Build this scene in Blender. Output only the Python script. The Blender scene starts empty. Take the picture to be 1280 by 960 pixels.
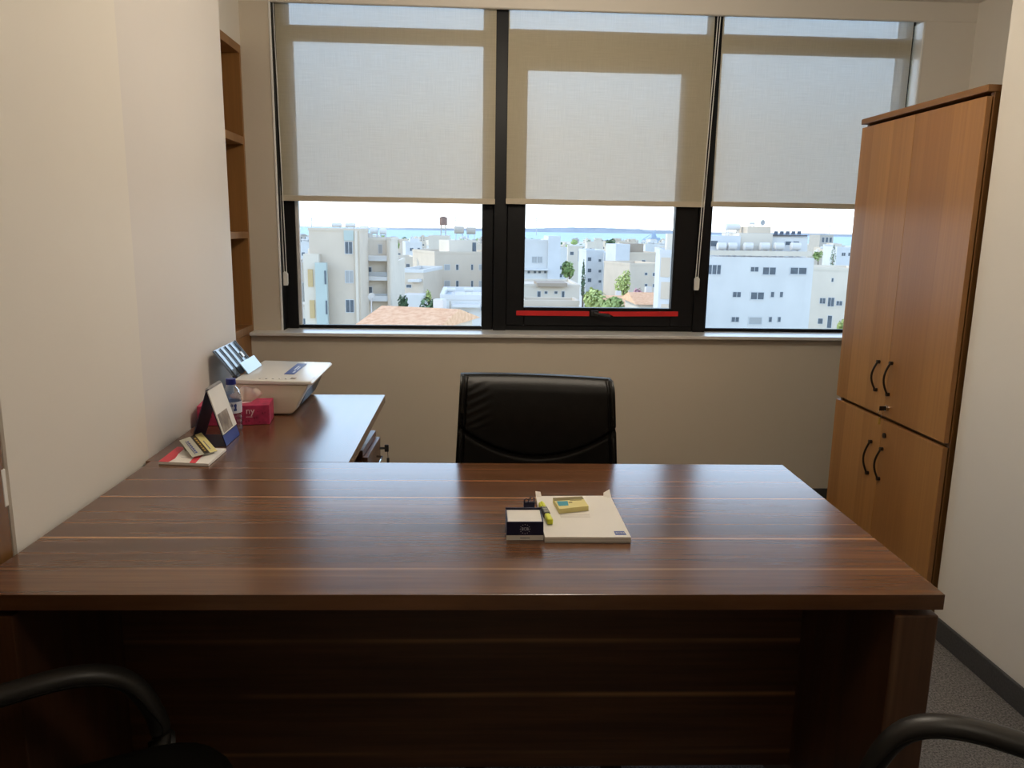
import bpy, bmesh, math, random
from mathutils import Vector, Matrix
random.seed(7)
S = bpy.context.scene
COL = S.collection
PI = math.pi

# ---------------------------------------------------------------- camera model
FPX, PITCH, YAW, ROLL, EYE = 982.57, .194, .0552, -.0157, 1.398
cy, sy, cp, sp = math.cos(YAW), math.sin(YAW), math.cos(PITCH), math.sin(PITCH)
FW = Vector((sy*cp, cy*cp, -sp)); RT0 = Vector((cy, -sy, 0)); DN0 = FW.cross(RT0)
cr, sr = math.cos(ROLL), math.sin(ROLL)
RT = RT0*cr + DN0*sr; DN = DN0*cr - RT0*sr
CAMP = Vector((0, 0, EYE))
def ray(u, v): return FW + RT*((u-640)/FPX) + DN*((v-480)/FPX)
def at(u, v, Y):
    d = ray(u, v); return CAMP + d*(Y/d.y)
cam = bpy.data.objects.new('camera', bpy.data.cameras.new('camera')); COL.objects.link(cam)
cam.data.sensor_width = 36; cam.data.lens = 36*FPX/1280; cam.data.clip_end = 60000; cam.data.clip_start = .02
M = Matrix((( RT.x, -DN.x, -FW.x, 0), (RT.y, -DN.y, -FW.y, 0), (RT.z, -DN.z, -FW.z, EYE), (0, 0, 0, 1)))
cam.matrix_world = M
S.camera = cam

# ---------------------------------------------------------------- materials
MATS = {}
class NT:
    def __init__(s, name):
        s.m = bpy.data.materials.new(name); s.m.use_nodes = True
        s.t = s.m.node_tree; s.n = s.t.nodes; s.b = s.n['Principled BSDF']; s.out = s.n['Material Output']
        MATS[name] = s.m
    def add(s, typ, **kw):
        n = s.n.new(typ)
        for k, v in kw.items():
            if k in n.inputs: n.inputs[k].default_value = v
            else: setattr(n, k, v)
        return n
    def l(s, a, b): s.t.links.new(a, b)
    def coord(s, scale=(1, 1, 1), loc=(0, 0, 0), out='Object'):
        c = s.add('ShaderNodeTexCoord'); mp = s.add('ShaderNodeMapping')
        mp.inputs['Scale'].default_value = scale; mp.inputs['Location'].default_value = loc
        s.l(c.outputs[out], mp.inputs['Vector']); return mp.outputs['Vector']
    def noise(s, vec, scale, detail=3, rough=.5):
        n = s.add('ShaderNodeTexNoise'); n.inputs['Scale'].default_value = scale
        n.inputs['Detail'].default_value = detail; n.inputs['Roughness'].default_value = rough
        s.l(vec, n.inputs['Vector']); return n.outputs['Fac']
    def ramp(s, fac, stops, interp='LINEAR'):
        r = s.add('ShaderNodeValToRGB'); r.color_ramp.interpolation = interp
        e = r.color_ramp.elements
        while len(e) < len(stops): e.new(.5)
        for el, (p, c) in zip(e, stops): el.position = p; el.color = (*c, 1) if len(c) == 3 else c
        s.l(fac, r.inputs['Fac']); return r.outputs['Color']
    def mix(s, fac, a, b, blend='MIX'):
        n = s.add('ShaderNodeMix', data_type='RGBA', blend_type=blend)
        for sock, v in ((n.inputs[0], fac), (n.inputs[6], a), (n.inputs[7], b)):
            if hasattr(v, 'links'): s.l(v, sock)
            elif isinstance(v, tuple): sock.default_value = (*v, 1)[:4]
            else: sock.default_value = v
        return n.outputs[2]
    def math(s, op, a, b=None):
        n = s.add('ShaderNodeMath', operation=op)
        for sock, v in zip(n.inputs, (a, b)):
            if v is None: continue
            if hasattr(v, 'links'): s.l(v, sock)
            else: sock.default_value = v
        return n.outputs[0]
    def bump(s, h, strength=.1, dist=.002):
        b = s.add('ShaderNodeBump'); b.inputs['Strength'].default_value = strength; b.inputs['Distance'].default_value = dist
        s.l(h, b.inputs['Height']); s.l(b.outputs['Normal'], s.b.inputs['Normal'])

def plain(name, col, rough=.5, metal=0., var=.06, nscale=8, spec=.5, bump=0., bscale=200, coat=0.):
    t = NT(name); v = t.coord()
    f = t.noise(v, nscale, 4)
    lo = tuple(c*(1-var) for c in col); hi = tuple(min(1, c*(1+var)) for c in col)
    t.l(t.ramp(f, [(.3, lo), (.7, hi)]), t.b.inputs['Base Color'])
    t.b.inputs['Roughness'].default_value = rough; t.b.inputs['Metallic'].default_value = metal
    t.b.inputs['Specular IOR Level'].default_value = spec
    t.b.inputs['Coat Weight'].default_value = coat
    if bump: t.bump(t.noise(v, bscale, 3), bump)
    return t.m

def walnut(name, along, across, y0, span, streaks, rough=.27, seed=0., dark=1.):
    """brown laminate: boards running along one axis with thin pale sapwood lines at given places"""
    t = NT(name)
    sc = [0, 0, 0]; ax = 'XYZ'
    sA = [1.]*3; sA[ax.index(along)] = .55; sA[ax.index(across)] = 9.; 
    sB = [1.]*3; sB[ax.index(along)] = 3.; sB[ax.index(across)] = 120.
    sC = [1.]*3; sC[ax.index(along)] = 1.6; sC[ax.index(across)] = 30.
    third = [a for a in ax if a not in (along, across)][0]
    for s_ in (sA, sB, sC): s_[ax.index(third)] = .4 if s_ is sA else 20.
    broad = t.noise(t.coord(tuple(sA), (seed, seed, seed)), 1., 3, .55)
    fine = t.noise(t.coord(tuple(sB), (seed, 0, seed)), 1., 4, .65)
    mid = t.noise(t.coord(tuple(sC), (0, seed, seed)), 1., 4, .6)
    k = dark
    c1 = t.ramp(broad, [(.3, (.055*k, .022*k, .010*k)), (.5, (.115*k, .048*k, .020*k)), (.72, (.205*k, .096*k, .043*k))])
    c2 = t.mix(.55, c1, t.ramp(mid, [(.25, (.05*k, .020*k, .009*k)), (.75, (.205*k, .092*k, .040*k))]))
    c3 = t.mix(.4, c2, t.ramp(fine, [(.3, (.35, .33, .32)), (.7, (1.25, 1.2, 1.15))]), 'MULTIPLY')
    # sapwood lines
    c = t.add('ShaderNodeTexCoord'); sx = t.add('ShaderNodeSeparateXYZ'); t.l(c.outputs['Object'], sx.inputs[0])
    wob = t.noise(t.coord(tuple(.9 if a == along else .2 for a in ax), (seed, 0, 0)), 1., 2)
    pos = t.math('ADD', sx.outputs[ax.index(across)], t.math('MULTIPLY', t.math('SUBTRACT', wob, .5), .010))
    tt = t.math('DIVIDE', t.math('SUBTRACT', pos, y0), span)
    st = [(0, (0, 0, 0))]
    for p, w, a in sorted(streaks):
        q = (p-y0)/span; w = w/span
        st += [(q-w, (0, 0, 0)), (q-w*.25, (a, a, a)), (q+w*.15, (a*.9, a*.9, a*.9)), (q+w*.45, (0, 0, 0))]
    m = t.ramp(tt, st)
    along_n = t.noise(t.coord(tuple(1.7 if a == along else (9. if a == across else .3) for a in ax), (seed+3, 1, 2)), 1., 3)
    m2 = t.math('MULTIPLY', m, t.ramp(along_n, [(.33, (.08, .08, .08)), (.62, (1, 1, 1))]))
    col = t.mix(m2, c3, (.52*k, .28*k, .13*k))
    t.l(col, t.b.inputs['Base Color'])
    t.b.inputs['Roughness'].default_value = rough; t.b.inputs['Specular IOR Level'].default_value = .85
    t.bump(fine, .05, .0003)
    return t.m

def beech(name, k=1.1, rough=.33, axis='Z', across='Y'):
    """orange cherry-beech veneer with upright staves"""
    t = NT(name); ax = 'XYZ'
    sA = tuple(.25 if a == axis else 6.5 for a in ax); sB = tuple(1.5 if a == axis else 90. for a in ax)
    v = t.coord(); 
    a = t.noise(t.coord(sA), 1., 2, .4); f = t.noise(t.coord(sB), 1., 4, .6)
    # stave steps
    sx = t.add('ShaderNodeSeparateXYZ'); t.l(v, sx.inputs[0])
    step = t.math('FLOOR', t.math('MULTIPLY', sx.outputs[ax.index(across)], 13.))
    wn = t.add('ShaderNodeTexWhiteNoise', noise_dimensions='1D'); t.l(step, wn.inputs['W'])
    c1 = t.ramp(a, [(.3, (.30*k, .130*k, .034*k)), (.7, (.42*k, .20*k, .058*k))])
    c2 = t.mix(.42, c1, t.ramp(wn.outputs['Value'], [(0., (.26*k, .105*k, .026*k)), (1., (.46*k, .23*k, .072*k))]))
    c3 = t.mix(.35, c2, t.ramp(f, [(.3, (.6, .57, .55)), (.7, (1.12, 1.1, 1.08))]), 'MULTIPLY')
    t.l(c3, t.b.inputs['Base Color']); t.b.inputs['Roughness'].default_value = rough
    t.bump(f, .08, .0005)
    return t.m

W_STREAK = [(1.945, .0050, .8), (1.816, .0060, 1.), (1.713, .0035, .45), (1.645, .0035, .4), (1.562, .0070, .95), (1.409, .0070, 1.), (2.045, .004, .3)]
m_desk = walnut('walnut_top', 'X', 'Y', 1.25, .9, W_STREAK, .225, 0., 1.2)
m_ret = walnut('walnut_return', 'Y', 'X', -.95, .7, [(-.63, .005, .8), (-.475, .004, .5), (-.415, .004, .5), (-.75, .004, .4)], .235, 4.)
m_mod = walnut('walnut_front', 'X', 'Z', 0., .8, [(.455, .010, .8), (.315, .011, .9), (.16, .008, .6)], .38, 9., 1.15)
m_leg = walnut('walnut_side', 'Z', 'X', -1., 2., [(.765, .006, .6)], .38, 2., .9)
m_ped = walnut('walnut_pedestal', 'Z', 'Y', 2., 1.2, [(2.8, .004, .3)], .35, 6.)
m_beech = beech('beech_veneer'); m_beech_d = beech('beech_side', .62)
m_beech_shelf = beech('beech_shelf', .8, .4, 'Z', 'Y')
m_beech_top = beech('beech_top', .8, .4, 'Y', 'X')
m_door = beech('door_wood', .55, .3)
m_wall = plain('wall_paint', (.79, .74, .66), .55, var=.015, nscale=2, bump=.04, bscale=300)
m_wall_shaded = plain('wall_paint_shaded', (.74, .695, .65), .55, var=.015, nscale=2, bump=.04, bscale=300)  # wall paint with the far left wall's shade put into its colour
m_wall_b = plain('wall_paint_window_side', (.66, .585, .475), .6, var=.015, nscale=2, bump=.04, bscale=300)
m_back = plain('dark_partition', (.32, .29, .25), .6)
m_ceil = plain('ceiling_paint', (.82, .79, .73), .8, var=.01)
m_sill = plain('sill_stone', (.70, .68, .65), .28, var=.03, nscale=14)
m_bead = plain('corner_bead', (.85, .84, .80), .4, var=.01)
t = NT('carpet'); v = t.coord(); f = t.noise(v, 170, 4, .75); g = t.noise(v, 34, 3)
c_ = t.mix(.15, t.ramp(f, [(.35, (.035, .032, .030)), (.65, (.30, .28, .26))]), t.ramp(g, [(.3, (.08, .075, .07)), (.7, (.19, .18, .17))]))
t.l(c_, t.b.inputs['Base Color']); t.b.inputs['Roughness'].default_value = 1; t.b.inputs['Specular IOR Level'].default_value = .1; t.bump(f, .6, .004); m_carpet = t.m
m_base = plain('skirting_carpet', (.055, .052, .05), .9, var=.25, nscale=150)
m_black = plain('black_aluminium', (.007, .007, .008), .45, var=.1, spec=.25)
m_alu = plain('pale_aluminium', (.62, .61, .60), .4, var=.02)
m_leather = plain('black_leather', (.010, .009, .008), .46, var=.2, nscale=30, bump=.12, bscale=260, spec=.27)
m_plast = plain('black_plastic', (.026, .024, .022), .42, var=.1, nscale=20)
m_chrome = plain('chrome', (.55, .55, .55), .2, 1., .02)
m_dkmetal = plain('dark_bronze_metal', (.045, .033, .026), .35, .8, .1)
m_red = plain('red_tape', (.62, .02, .02), .45, var=.08)
m_white = plain('white_plastic', (.72, .66, .54), .32, var=.015)
m_lid = plain('white_lid_plastic', (.80, .79, .75), .25, var=.015)
m_paper = plain('white_paper', (.80, .77, .72), .7, var=.02)
m_navy = plain('navy_card', (.008, .010, .045), .45, var=.1)
m_blue = plain('blue_card', (.020, .045, .25), .4, var=.1)
m_yel = plain('fluorescent_yellow', (.72, .75, .02), .4, var=.03)
m_yel2 = plain('pale_yellow_paper', (.75, .66, .28), .7, var=.04)
m_pink = plain('magenta_card', (.45, .03, .10), .5, var=.3, nscale=45)
m_pink2 = plain('pale_print', (.80, .55, .60), .6)
m_tissue = plain('tissue_paper', (.95, .86, .77), .8, var=.03)
m_redprint = plain('red_print', (.66, .06, .08), .6, var=.1)
m_grey_print = plain('grey_green_print', (.46, .45, .36), .6, var=.1)
m_dk_print = plain('dark_brown_print', (.035, .022, .010), .5, var=.3, nscale=90)
m_gold = plain('gold_print', (.45, .28, .06), .5)
m_photo = NT('photo_print'); vv = m_photo.coord(); m_photo.l(m_photo.ramp(m_photo.noise(vv, 22, 5), [(.30, (.09, .07, .05)), (.5, (.26, .20, .14)), (.72, (.50, .45, .38))]), m_photo.b.inputs['Base Color']); m_photo = m_photo.m
m_teal = plain('teal_print', (.05, .33, .42), .5, var=.1)
m_olive = plain('olive_print', (.22, .18, .07), .6, var=.1)
m_label = plain('label_white', (.62, .66, .78), .5)
m_cap = plain('blue_cap', (.012, .02, .22), .35)
m_tray = plain('tray_smoke', (.16, .20, .26), .12, var=.05)
m_trayd = plain('tray_rib', (.012, .016, .025), .3)
m_flap = plain('flap_blue', (.42, .60, .78), .18, var=.02)
m_lamp = NT('lamp_diffuser'); vv = m_lamp.coord(); nz = m_lamp.noise(vv, 3); m_lamp.b.inputs['Emission Color'].default_value = (1, .86, .68, 1); m_lamp.b.inputs['Emission Strength'].default_value = 1.5; m_lamp = m_lamp.m

# clear glass: thin pane
def glass(name, gl=.06, tint=(.97, .985, .98)):
    t = NT(name); tr = t.add('ShaderNodeBsdfTransparent'); tr.inputs['Color'].default_value = (*tint, 1)
    g = t.add('ShaderNodeBsdfGlossy'); g.inputs['Roughness'].default_value = .0
    fr = t.add('ShaderNodeFresnel'); fr.inputs['IOR'].default_value = 1.35
    mx = t.add('ShaderNodeMixShader'); t.l(fr.outputs[0], mx.inputs[0]); t.l(tr.outputs[0], mx.inputs[1]); t.l(g.outputs[0], mx.inputs[2])
    t.l(mx.outputs[0], t.out.inputs['Surface']); return t.m
m_glass = glass('window_glass')
t = NT('bottle_plastic'); tr = t.add('ShaderNodeBsdfTransparent'); tr.inputs['Color'].default_value = (.80, .86, .95, 1)
g = t.add('ShaderNodeBsdfGlossy'); g.inputs['Roughness'].default_value = .05
lw = t.add('ShaderNodeLayerWeight'); lw.inputs['Blend'].default_value = .35
mx = t.add('ShaderNodeMixShader'); t.l(lw.outputs['Facing'], mx.inputs[0]); t.l(tr.outputs[0], mx.inputs[1]); t.l(g.outputs[0], mx.inputs[2]); t.l(mx.outputs[0], t.out.inputs['Surface']); m_bottle = t.m

# roller-blind screen cloth: partly see-through, partly translucent weave
t = NT('blind_cloth'); v = t.coord()
wx = t.noise(t.coord((9, 9, 420)), 1., 3, .6); wz = t.noise(t.coord((420, 9, 9)), 1., 3, .6)
wv = t.math('MULTIPLY', t.math('ADD', wx, wz), .5)
col = t.ramp(wv, [(.35, (.60, .54, .39)), (.65, (.72, .65, .48))])
df = t.add('ShaderNodeBsdfDiffuse'); tl = t.add('ShaderNodeBsdfTranslucent'); tp = t.add('ShaderNodeBsdfTransparent')
t.l(col, df.inputs['Color'])
t.l(t.ramp(wv, [(.35, (.31, .36, .39)), (.65, (.43, .50, .54))]), tl.inputs['Color'])
tp.inputs['Color'].default_value = (1, 1, 1, 1)
m1 = t.add('ShaderNodeMixShader'); m1.inputs[0].default_value = .22; t.l(df.outputs[0], m1.inputs[1]); t.l(tl.outputs[0], m1.inputs[2])
m2 = t.add('ShaderNodeMixShader'); t.l(m1.outputs[0], m2.inputs[1]); t.l(tp.outputs[0], m2.inputs[2])
t.l(t.ramp(wv, [(.35, (.080, .080, .080)), (.65, (.115, .115, .115))]), m2.inputs[0])
t.l(m2.outputs[0], t.out.inputs['Surface']); m_blind = t.m
m_blindbar = plain('blind_bar', (.58, .51, .39), .6, var=.03)

# ---------------------------------------------------------------- mesh helpers
def BM(): return bmesh.new()
def box(bm, x0, x1, y0, y1, z0, z1, bev=0., seg=2, mi=0):
    vs = [bm.verts.new((x, y, z)) for x in (x0, x1) for y in (y0, y1) for z in (z0, z1)]
    fs = [bm.faces.new([vs[i] for i in q]) for q in ((0, 1, 3, 2), (4, 6, 7, 5), (0, 4, 5, 1), (2, 3, 7, 6), (0, 2, 6, 4), (1, 5, 7, 3))]
    for f_ in fs: f_.material_index = mi
    if bev:
        ed = list({e for f_ in fs for e in f_.edges})
        bmesh.ops.bevel(bm, geom=ed, offset=bev, segments=seg, affect='EDGES', profile=.6)
    return vs
def prism(bm, pts, axis, a0, a1, bev=0., seg=2):
    """polygon in the two other axes (in xyz order) extruded along axis"""
    def P(p, a): 
        q = list(p); q.insert('xyz'.index(axis), a); return q
    lo = [bm.verts.new(P(p, a0)) for p in pts]; hi = [bm.verts.new(P(p, a1)) for p in pts]
    n = len(pts); fs = [bm.faces.new(lo), bm.faces.new(hi[::-1])]
    for i in range(n): fs.append(bm.faces.new((lo[i], hi[i], hi[(i+1) % n], lo[(i+1) % n])))
    bmesh.ops.recalc_face_normals(bm, faces=fs)
    if bev: bmesh.ops.bevel(bm, geom=list({e for f_ in fs for e in f_.edges}), offset=bev, segments=seg, affect='EDGES', profile=.6)
def slab(bm, quad, th):
    """thin plate from 4 points (upper face), thickness th along -normal"""
    q = [Vector(p) for p in quad]; n = (q[1]-q[0]).cross(q[3]-q[0]).normalized()
    up = [bm.verts.new(p) for p in q]; lo = [bm.verts.new(p - n*th) for p in q]
    fs = [bm.faces.new(up), bm.faces.new(lo[::-1])]
    for i in range(4): fs.append(bm.faces.new((up[i], lo[i], lo[(i+1) % 4], up[(i+1) % 4])))
    bmesh.ops.recalc_face_normals(bm, faces=fs)
def tube(bm, pts, r, n=10, sx=1., up=Vector((0, 0, 1)), closed=False):
    """sweep an ellipse (radius r across, r*sx along 'up'-ish) over a path; r may be a list"""
    pts = [Vector(p) for p in pts]; rings = []
    for i, p in enumerate(pts):
        a = pts[max(0, i-1)] if not closed else pts[i-1]; b = pts[min(len(pts)-1, i+1)] if not closed else pts[(i+1) % len(pts)]
        d = (b-a).normalized(); s = d.cross(up)
        if s.length < 1e-4: s = d.cross(Vector((1, 0, 0)))
        s.normalize(); w = s.cross(d)
        rr = r[i] if isinstance(r, (list, tuple)) else r
        rings.append([bm.verts.new(p + s*(rr*math.cos(2*PI*k/n)) + w*(rr*sx*math.sin(2*PI*k/n))) for k in range(n)])
    for i in range(len(rings)-(0 if closed else 1)):
        A, B = rings[i], rings[(i+1) % len(rings)]
        for k in range(n): bm.faces.new((A[k], A[(k+1) % n], B[(k+1) % n], B[k]))
    if not closed: bm.faces.new(rings[0][::-1]); bm.faces.new(rings[-1])
    bmesh.ops.recalc_face_normals(bm, faces=bm.faces[:])
def lathe(bm, prof, cx=0, cy_=0, n=24, cap=True):
    rings = [[bm.verts.new((cx+r*math.cos(2*PI*k/n), cy_+r*math.sin(2*PI*k/n), z)) for k in range(n)] for r, z in prof]
    for A, B in zip(rings, rings[1:]):
        for k in range(n): bm.faces.new((A[k], A[(k+1) % n], B[(k+1) % n], B[k]))
    if cap: bm.faces.new(rings[0][::-1]); bm.faces.new(rings[-1])
def curve(p, n=8):
    """smooth Catmull-Rom through points"""
    p = [Vector(q) for q in p]; out = []
    for i in range(len(p)-1):
        a, b, c, d = p[max(0, i-1)], p[i], p[i+1], p[min(len(p)-1, i+2)]
        for k in range(n):
            s = k/n; out.append(.5*((2*b)+(c-a)*s+(2*a-5*b+4*c-d)*s*s+(3*b-a-3*c+d)*s**3))
    out.append(p[-1]); return out

def obj(name, bm, mat, parent=None, smooth=False, local=False, label=None, kind=None, loc=None):
    if parent is not None and not local:
        bm.transform(WM[parent.name].inverted())
    me = bpy.data.meshes.new(name); bm.normal_update(); bm.to_mesh(me); bm.free()
    for m_ in (mat if isinstance(mat, list) else [mat]): me.materials.append(m_)
    if smooth:
        for p in me.polygons: p.use_smooth = True
        if smooth != True: me.set_sharp_from_angle(angle=smooth)
    o = bpy.data.objects.new(name, me); COL.objects.link(o)
    if parent is not None: o.parent = parent; WM[o.name] = WM[parent.name]
    else: WM[o.name] = Matrix.Identity(4)
    if label: o['label'] = label
    if kind: o['kind'] = kind
    return o
WM = {}
def thing(name, label, cat, loc=(0, 0, 0), rz=0., group=None, kind=None):
    o = bpy.data.objects.new(name, None); COL.objects.link(o); o.empty_display_size = .05
    o.location = loc; o.rotation_euler = (0, 0, rz)
    WM[o.name] = Matrix.Translation(loc) @ Matrix.Rotation(rz, 4, 'Z')
    if label: o['label'] = label
    if cat: o['category'] = cat
    if group: o['group'] = group
    if kind: o['kind'] = kind
    return o
def tag(o, label, cat, group=None):
    o['label'] = label; o['category'] = cat
    if group: o['group'] = group
    return o
def struct(name, bm, m, label=None, smooth=False):
    o = obj(name, bm, m, None, smooth); o['kind'] = 'structure'
    if label: o['label'] = label
    return o
def text_bm(s, size, M4, depth=.0004):
    cu = bpy.data.curves.new('lettering', 'FONT'); cu.body = s; cu.size = size; cu.align_x = 'CENTER'; cu.align_y = 'CENTER'; cu.extrude = depth
    o = bpy.data.objects.new('lettering', cu); COL.objects.link(o)
    me = bpy.data.meshes.new_from_object(o.evaluated_get(bpy.context.evaluated_depsgraph_get()))
    bm = BM(); bm.from_mesh(me); bm.transform(M4)
    bpy.data.objects.remove(o); bpy.data.curves.remove(cu); bpy.data.meshes.remove(me)
    return bm
SM = math.radians(35)

# ================================================================= ROOM SHELL
XL, XR = -.892, 1.659
CEIL = 2.50
YP = 3.946         # pier / bulkhead plane of the window wall
b = BM(); box(b, -2.4, 3.2, -3.2, 4.25, -.12, 0); struct('floor', b, m_carpet, 'grey speckled carpet floor')
b = BM(); box(b, -2.4, 3.2, -3.2, 3.96, CEIL, CEIL+.15); box(b, -1.4, 2.6, 3.9, 4.25, 2.78, 2.9); struct('ceiling', b, m_ceil)
b = BM(); box(b, -1.1, XL, 1.508, 2.165, 0, CEIL, .004, 1); struct('wall_left', b, m_wall, 'cream painted column beside the left edge of the desk')
b = BM(); box(b, -1.1, XL-.004, 2.165, 3.05, 0, CEIL, .004, 1); struct('wall_left_far', b, m_wall_shaded)
b = BM(); box(b, -1.9, -1.35, 3.05, 4.2, 0, CEIL); box(b, -1.36, -1.1, 2.85, 3.05, 0, CEIL); box(b, -1.36, -1.070, 3.05, YP, 2.217, CEIL); struct('wall_left_niche', b, m_wall)
b = BM(); box(b, -1.12, -1.0, .55, 1.508, 2.1, CEIL); box(b, -1.12, XL, -3.0, .55, 0, CEIL); struct('wall_left_near', b, m_wall)
b = BM(); prism(b, [(XR, -3.0), (1.80, -3.0), (1.80, 2.40), (2.42, 2.40), (2.42, 2.512), (XR, 2.512)], 'z', 0, CEIL, .003, 1); struct('wall_right', b, m_wall, 'pale wall with dark skirting right of the desk')
b = BM(); box(b, 2.44, 2.56, 2.38, 4.25, 0, 2.9); struct('wall_right_niche', b, m_wall)
b = BM(); box(b, -2.2, 2.6, -3.12, -3.0, 0, CEIL); struct('wall_back', b, m_back)
# window wall: apron, piers, bulkhead
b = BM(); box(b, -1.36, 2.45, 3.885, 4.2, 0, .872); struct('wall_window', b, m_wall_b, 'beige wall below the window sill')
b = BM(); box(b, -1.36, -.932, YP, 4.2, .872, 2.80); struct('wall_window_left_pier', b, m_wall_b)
b = BM(); box(b, 2.188, 2.45, YP, 4.2, .872, 2.80); struct('wall_window_right_pier', b, m_wall)
b = BM(); box(b, -1.36, 2.45, YP-.004, YP+.022, 2.412, 2.80, .004, 1); struct('wall_window_bulkhead', b, m_wall)
b = BM(); box(b, -1.068, 2.44, 3.852, 4.2, .872, .888, .003, 2); struct('trim_1', b, m_sill, 'pale stone window sill')
b = BM(); box(b, -.936, -.926, YP-.004, 3.955, .888, 2.412, .002, 1); struct('trim_2', b, m_bead)
b = BM(); box(b, 2.180, 2.190, YP-.003, 4.03, .888, 2.412, .002, 1); struct('trim_3', b, m_bead)
b = BM(); box(b, XR-.012, XR, -3., 2.512, 0, .08, .003, 1); struct('baseboard_right', b, m_base)
b = BM(); box(b, -1.36, 2.44, 3.873, 3.885, 0, .08, .003, 1); struct('baseboard_window', b, m_base)
b = BM(); box(b, XL, XL+.012, 1.51, 3.05, 0, .08, .003, 1); struct('baseboard_left', b, m_base)
# door in the left wall, set back in its opening
d = thing('door_1', 'reddish brown wooden door at the left edge beside the desk', None, (-1.0, 1.0, 0), kind='structure')
b = BM(); box(b, -1.035, -.995, .60, 1.44, .005, 2.05, .002, 1); obj('door_leaf', b, m_door, d)
b = BM(); box(b, -1.10, -.8965, 1.44, 1.507, 0, 2.1, .003, 1); box(b, -1.10, -.897, .551, .60, 0, 2.1, .003, 1); box(b, -1.10, -.897, .6, 1.44, 2.052, 2.1, .003, 1); obj('door_frame', b, m_door, d)
b = BM(); tube(b, [(-.995, 1.36, 1.0), (-.95, 1.36, 1.0), (-.945, 1.34, 1.0), (-.945, 1.25, 1.0)], .009); obj('door_handle', b, m_chrome, d, SM)
b = BM(); box(b, -.905, -.8955, 1.496, 1.5085, .855, .930, .001, 1); obj('strike_plate', b, m_bead, d)  # latch plate in off-white, its bright highlight put into the colour

# ================================================================= WINDOWS
YF, YG = 4.03, 4.056   # frame front, glass
ZS, ZT = .888, 2.78
def frame(bm, x0, x1, z0, z1, y0=YF, y1=4.075): box(bm, x0, x1, y0, y1, z0, z1, .003, 1)
def window(n, x0, x1, label):
    w = thing('window_%d' % n, label, None, ((x0+x1)/2, YF, ZS), kind='structure'); return w
# left light: fixed
w1 = window(1, -.93, .118, 'left fixed window with black frame')
b = BM(); frame(b, -.935, -.868, ZS, ZT); box(b, -.936, -.923, 3.955, 4.03, ZS, ZT); frame(b, -.868, .118, 2.268, 2.335); frame(b, .06, .118, ZS, ZT, 4.045); frame(b, -.868, .06, ZS, .905, 4.05); obj('window_frame', b, m_black, w1)
b = BM(); box(b, -.868, -.851, 4.04, 4.07, .905, 2.268, .002, 1); obj('glazing_bead', b, m_alu, w1, label='pale grey bead inside the black frame')
b = BM(); box(b, -.853, .118, YG, YG+.006, .905, ZT); obj('window_pane', b, m_glass, w1)
# middle light: opening sash under a fixed transom
w2 = window(2, .118, 1.21, 'middle window with black opening sash')
b = BM(); frame(b, .118, .185, ZS, ZT, 4.015); frame(b, 1.158, 1.222, ZS, ZT, 4.015); frame(b, .185, 1.158, 2.31, 2.345); frame(b, .185, 1.158, ZS, .914); obj('window_frame', b, m_black, w2)
b = BM()
box(b, .185, .277, YF-.008, 4.07, .914, 2.31, .004, 1); box(b, 1.040, 1.158, YF-.008, 4.07, .914, 2.31, .004, 1); box(b, .277, 1.040, YF-.008, 4.07, .914, 1.008, .004, 1); box(b, .277, 1.040, YF-.008, 4.07, 2.163, 2.31, .004, 1)
sash = obj('sash', b, m_black, w2)
b = BM(); box(b, .277, 1.040, YG, YG+.006, 1.008, 2.163); obj('sash_pane', b, m_glass, sash)
b = BM(); box(b, .185, 1.158, YG, YG+.006, 2.345, ZT); obj('window_pane', b, m_glass, w2)
b = BM(); box(b, .238, .615, 4.016, 4.021, .966, .991, .001, 1); obj('red_strip', b, m_red, sash, label='left red strip on the sash')
b = BM(); prism(b, [(.742, .966), (1.078, .970), (1.078, .995), (.665, .990), (.665, .982), (.715, .980)], 'y', 4.016, 4.021); obj('red_strip', b, m_red, sash, label='right red strip on the sash')
b = BM(); box(b, .622, .660, 4.004, 4.022, .968, .996, .004, 2); tube(b, [(.640, 4.006, .984), (.640, 3.992, .984), (.66, 3.988, .980), (.72, 3.988, .972)], .006); obj('window_handle', b, m_plast, sash, SM)
# right light: fixed
w3 = window(3, 1.222, 2.19, 'right fixed window behind the tall cabinet')
b = BM(); frame(b, 1.222, 1.235, ZS, ZT, 4.045); frame(b, 2.165, 2.186, ZS, ZT); frame(b, 1.235, 2.165, 2.268, 2.35); frame(b, 1.235, 2.165, ZS, .905, 4.05); obj('window_frame', b, m_black, w3)
b = BM(); box(b, 1.235, 2.165, YG, YG+.006, .905, ZT); obj('window_pane', b, m_glass, w3)
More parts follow.
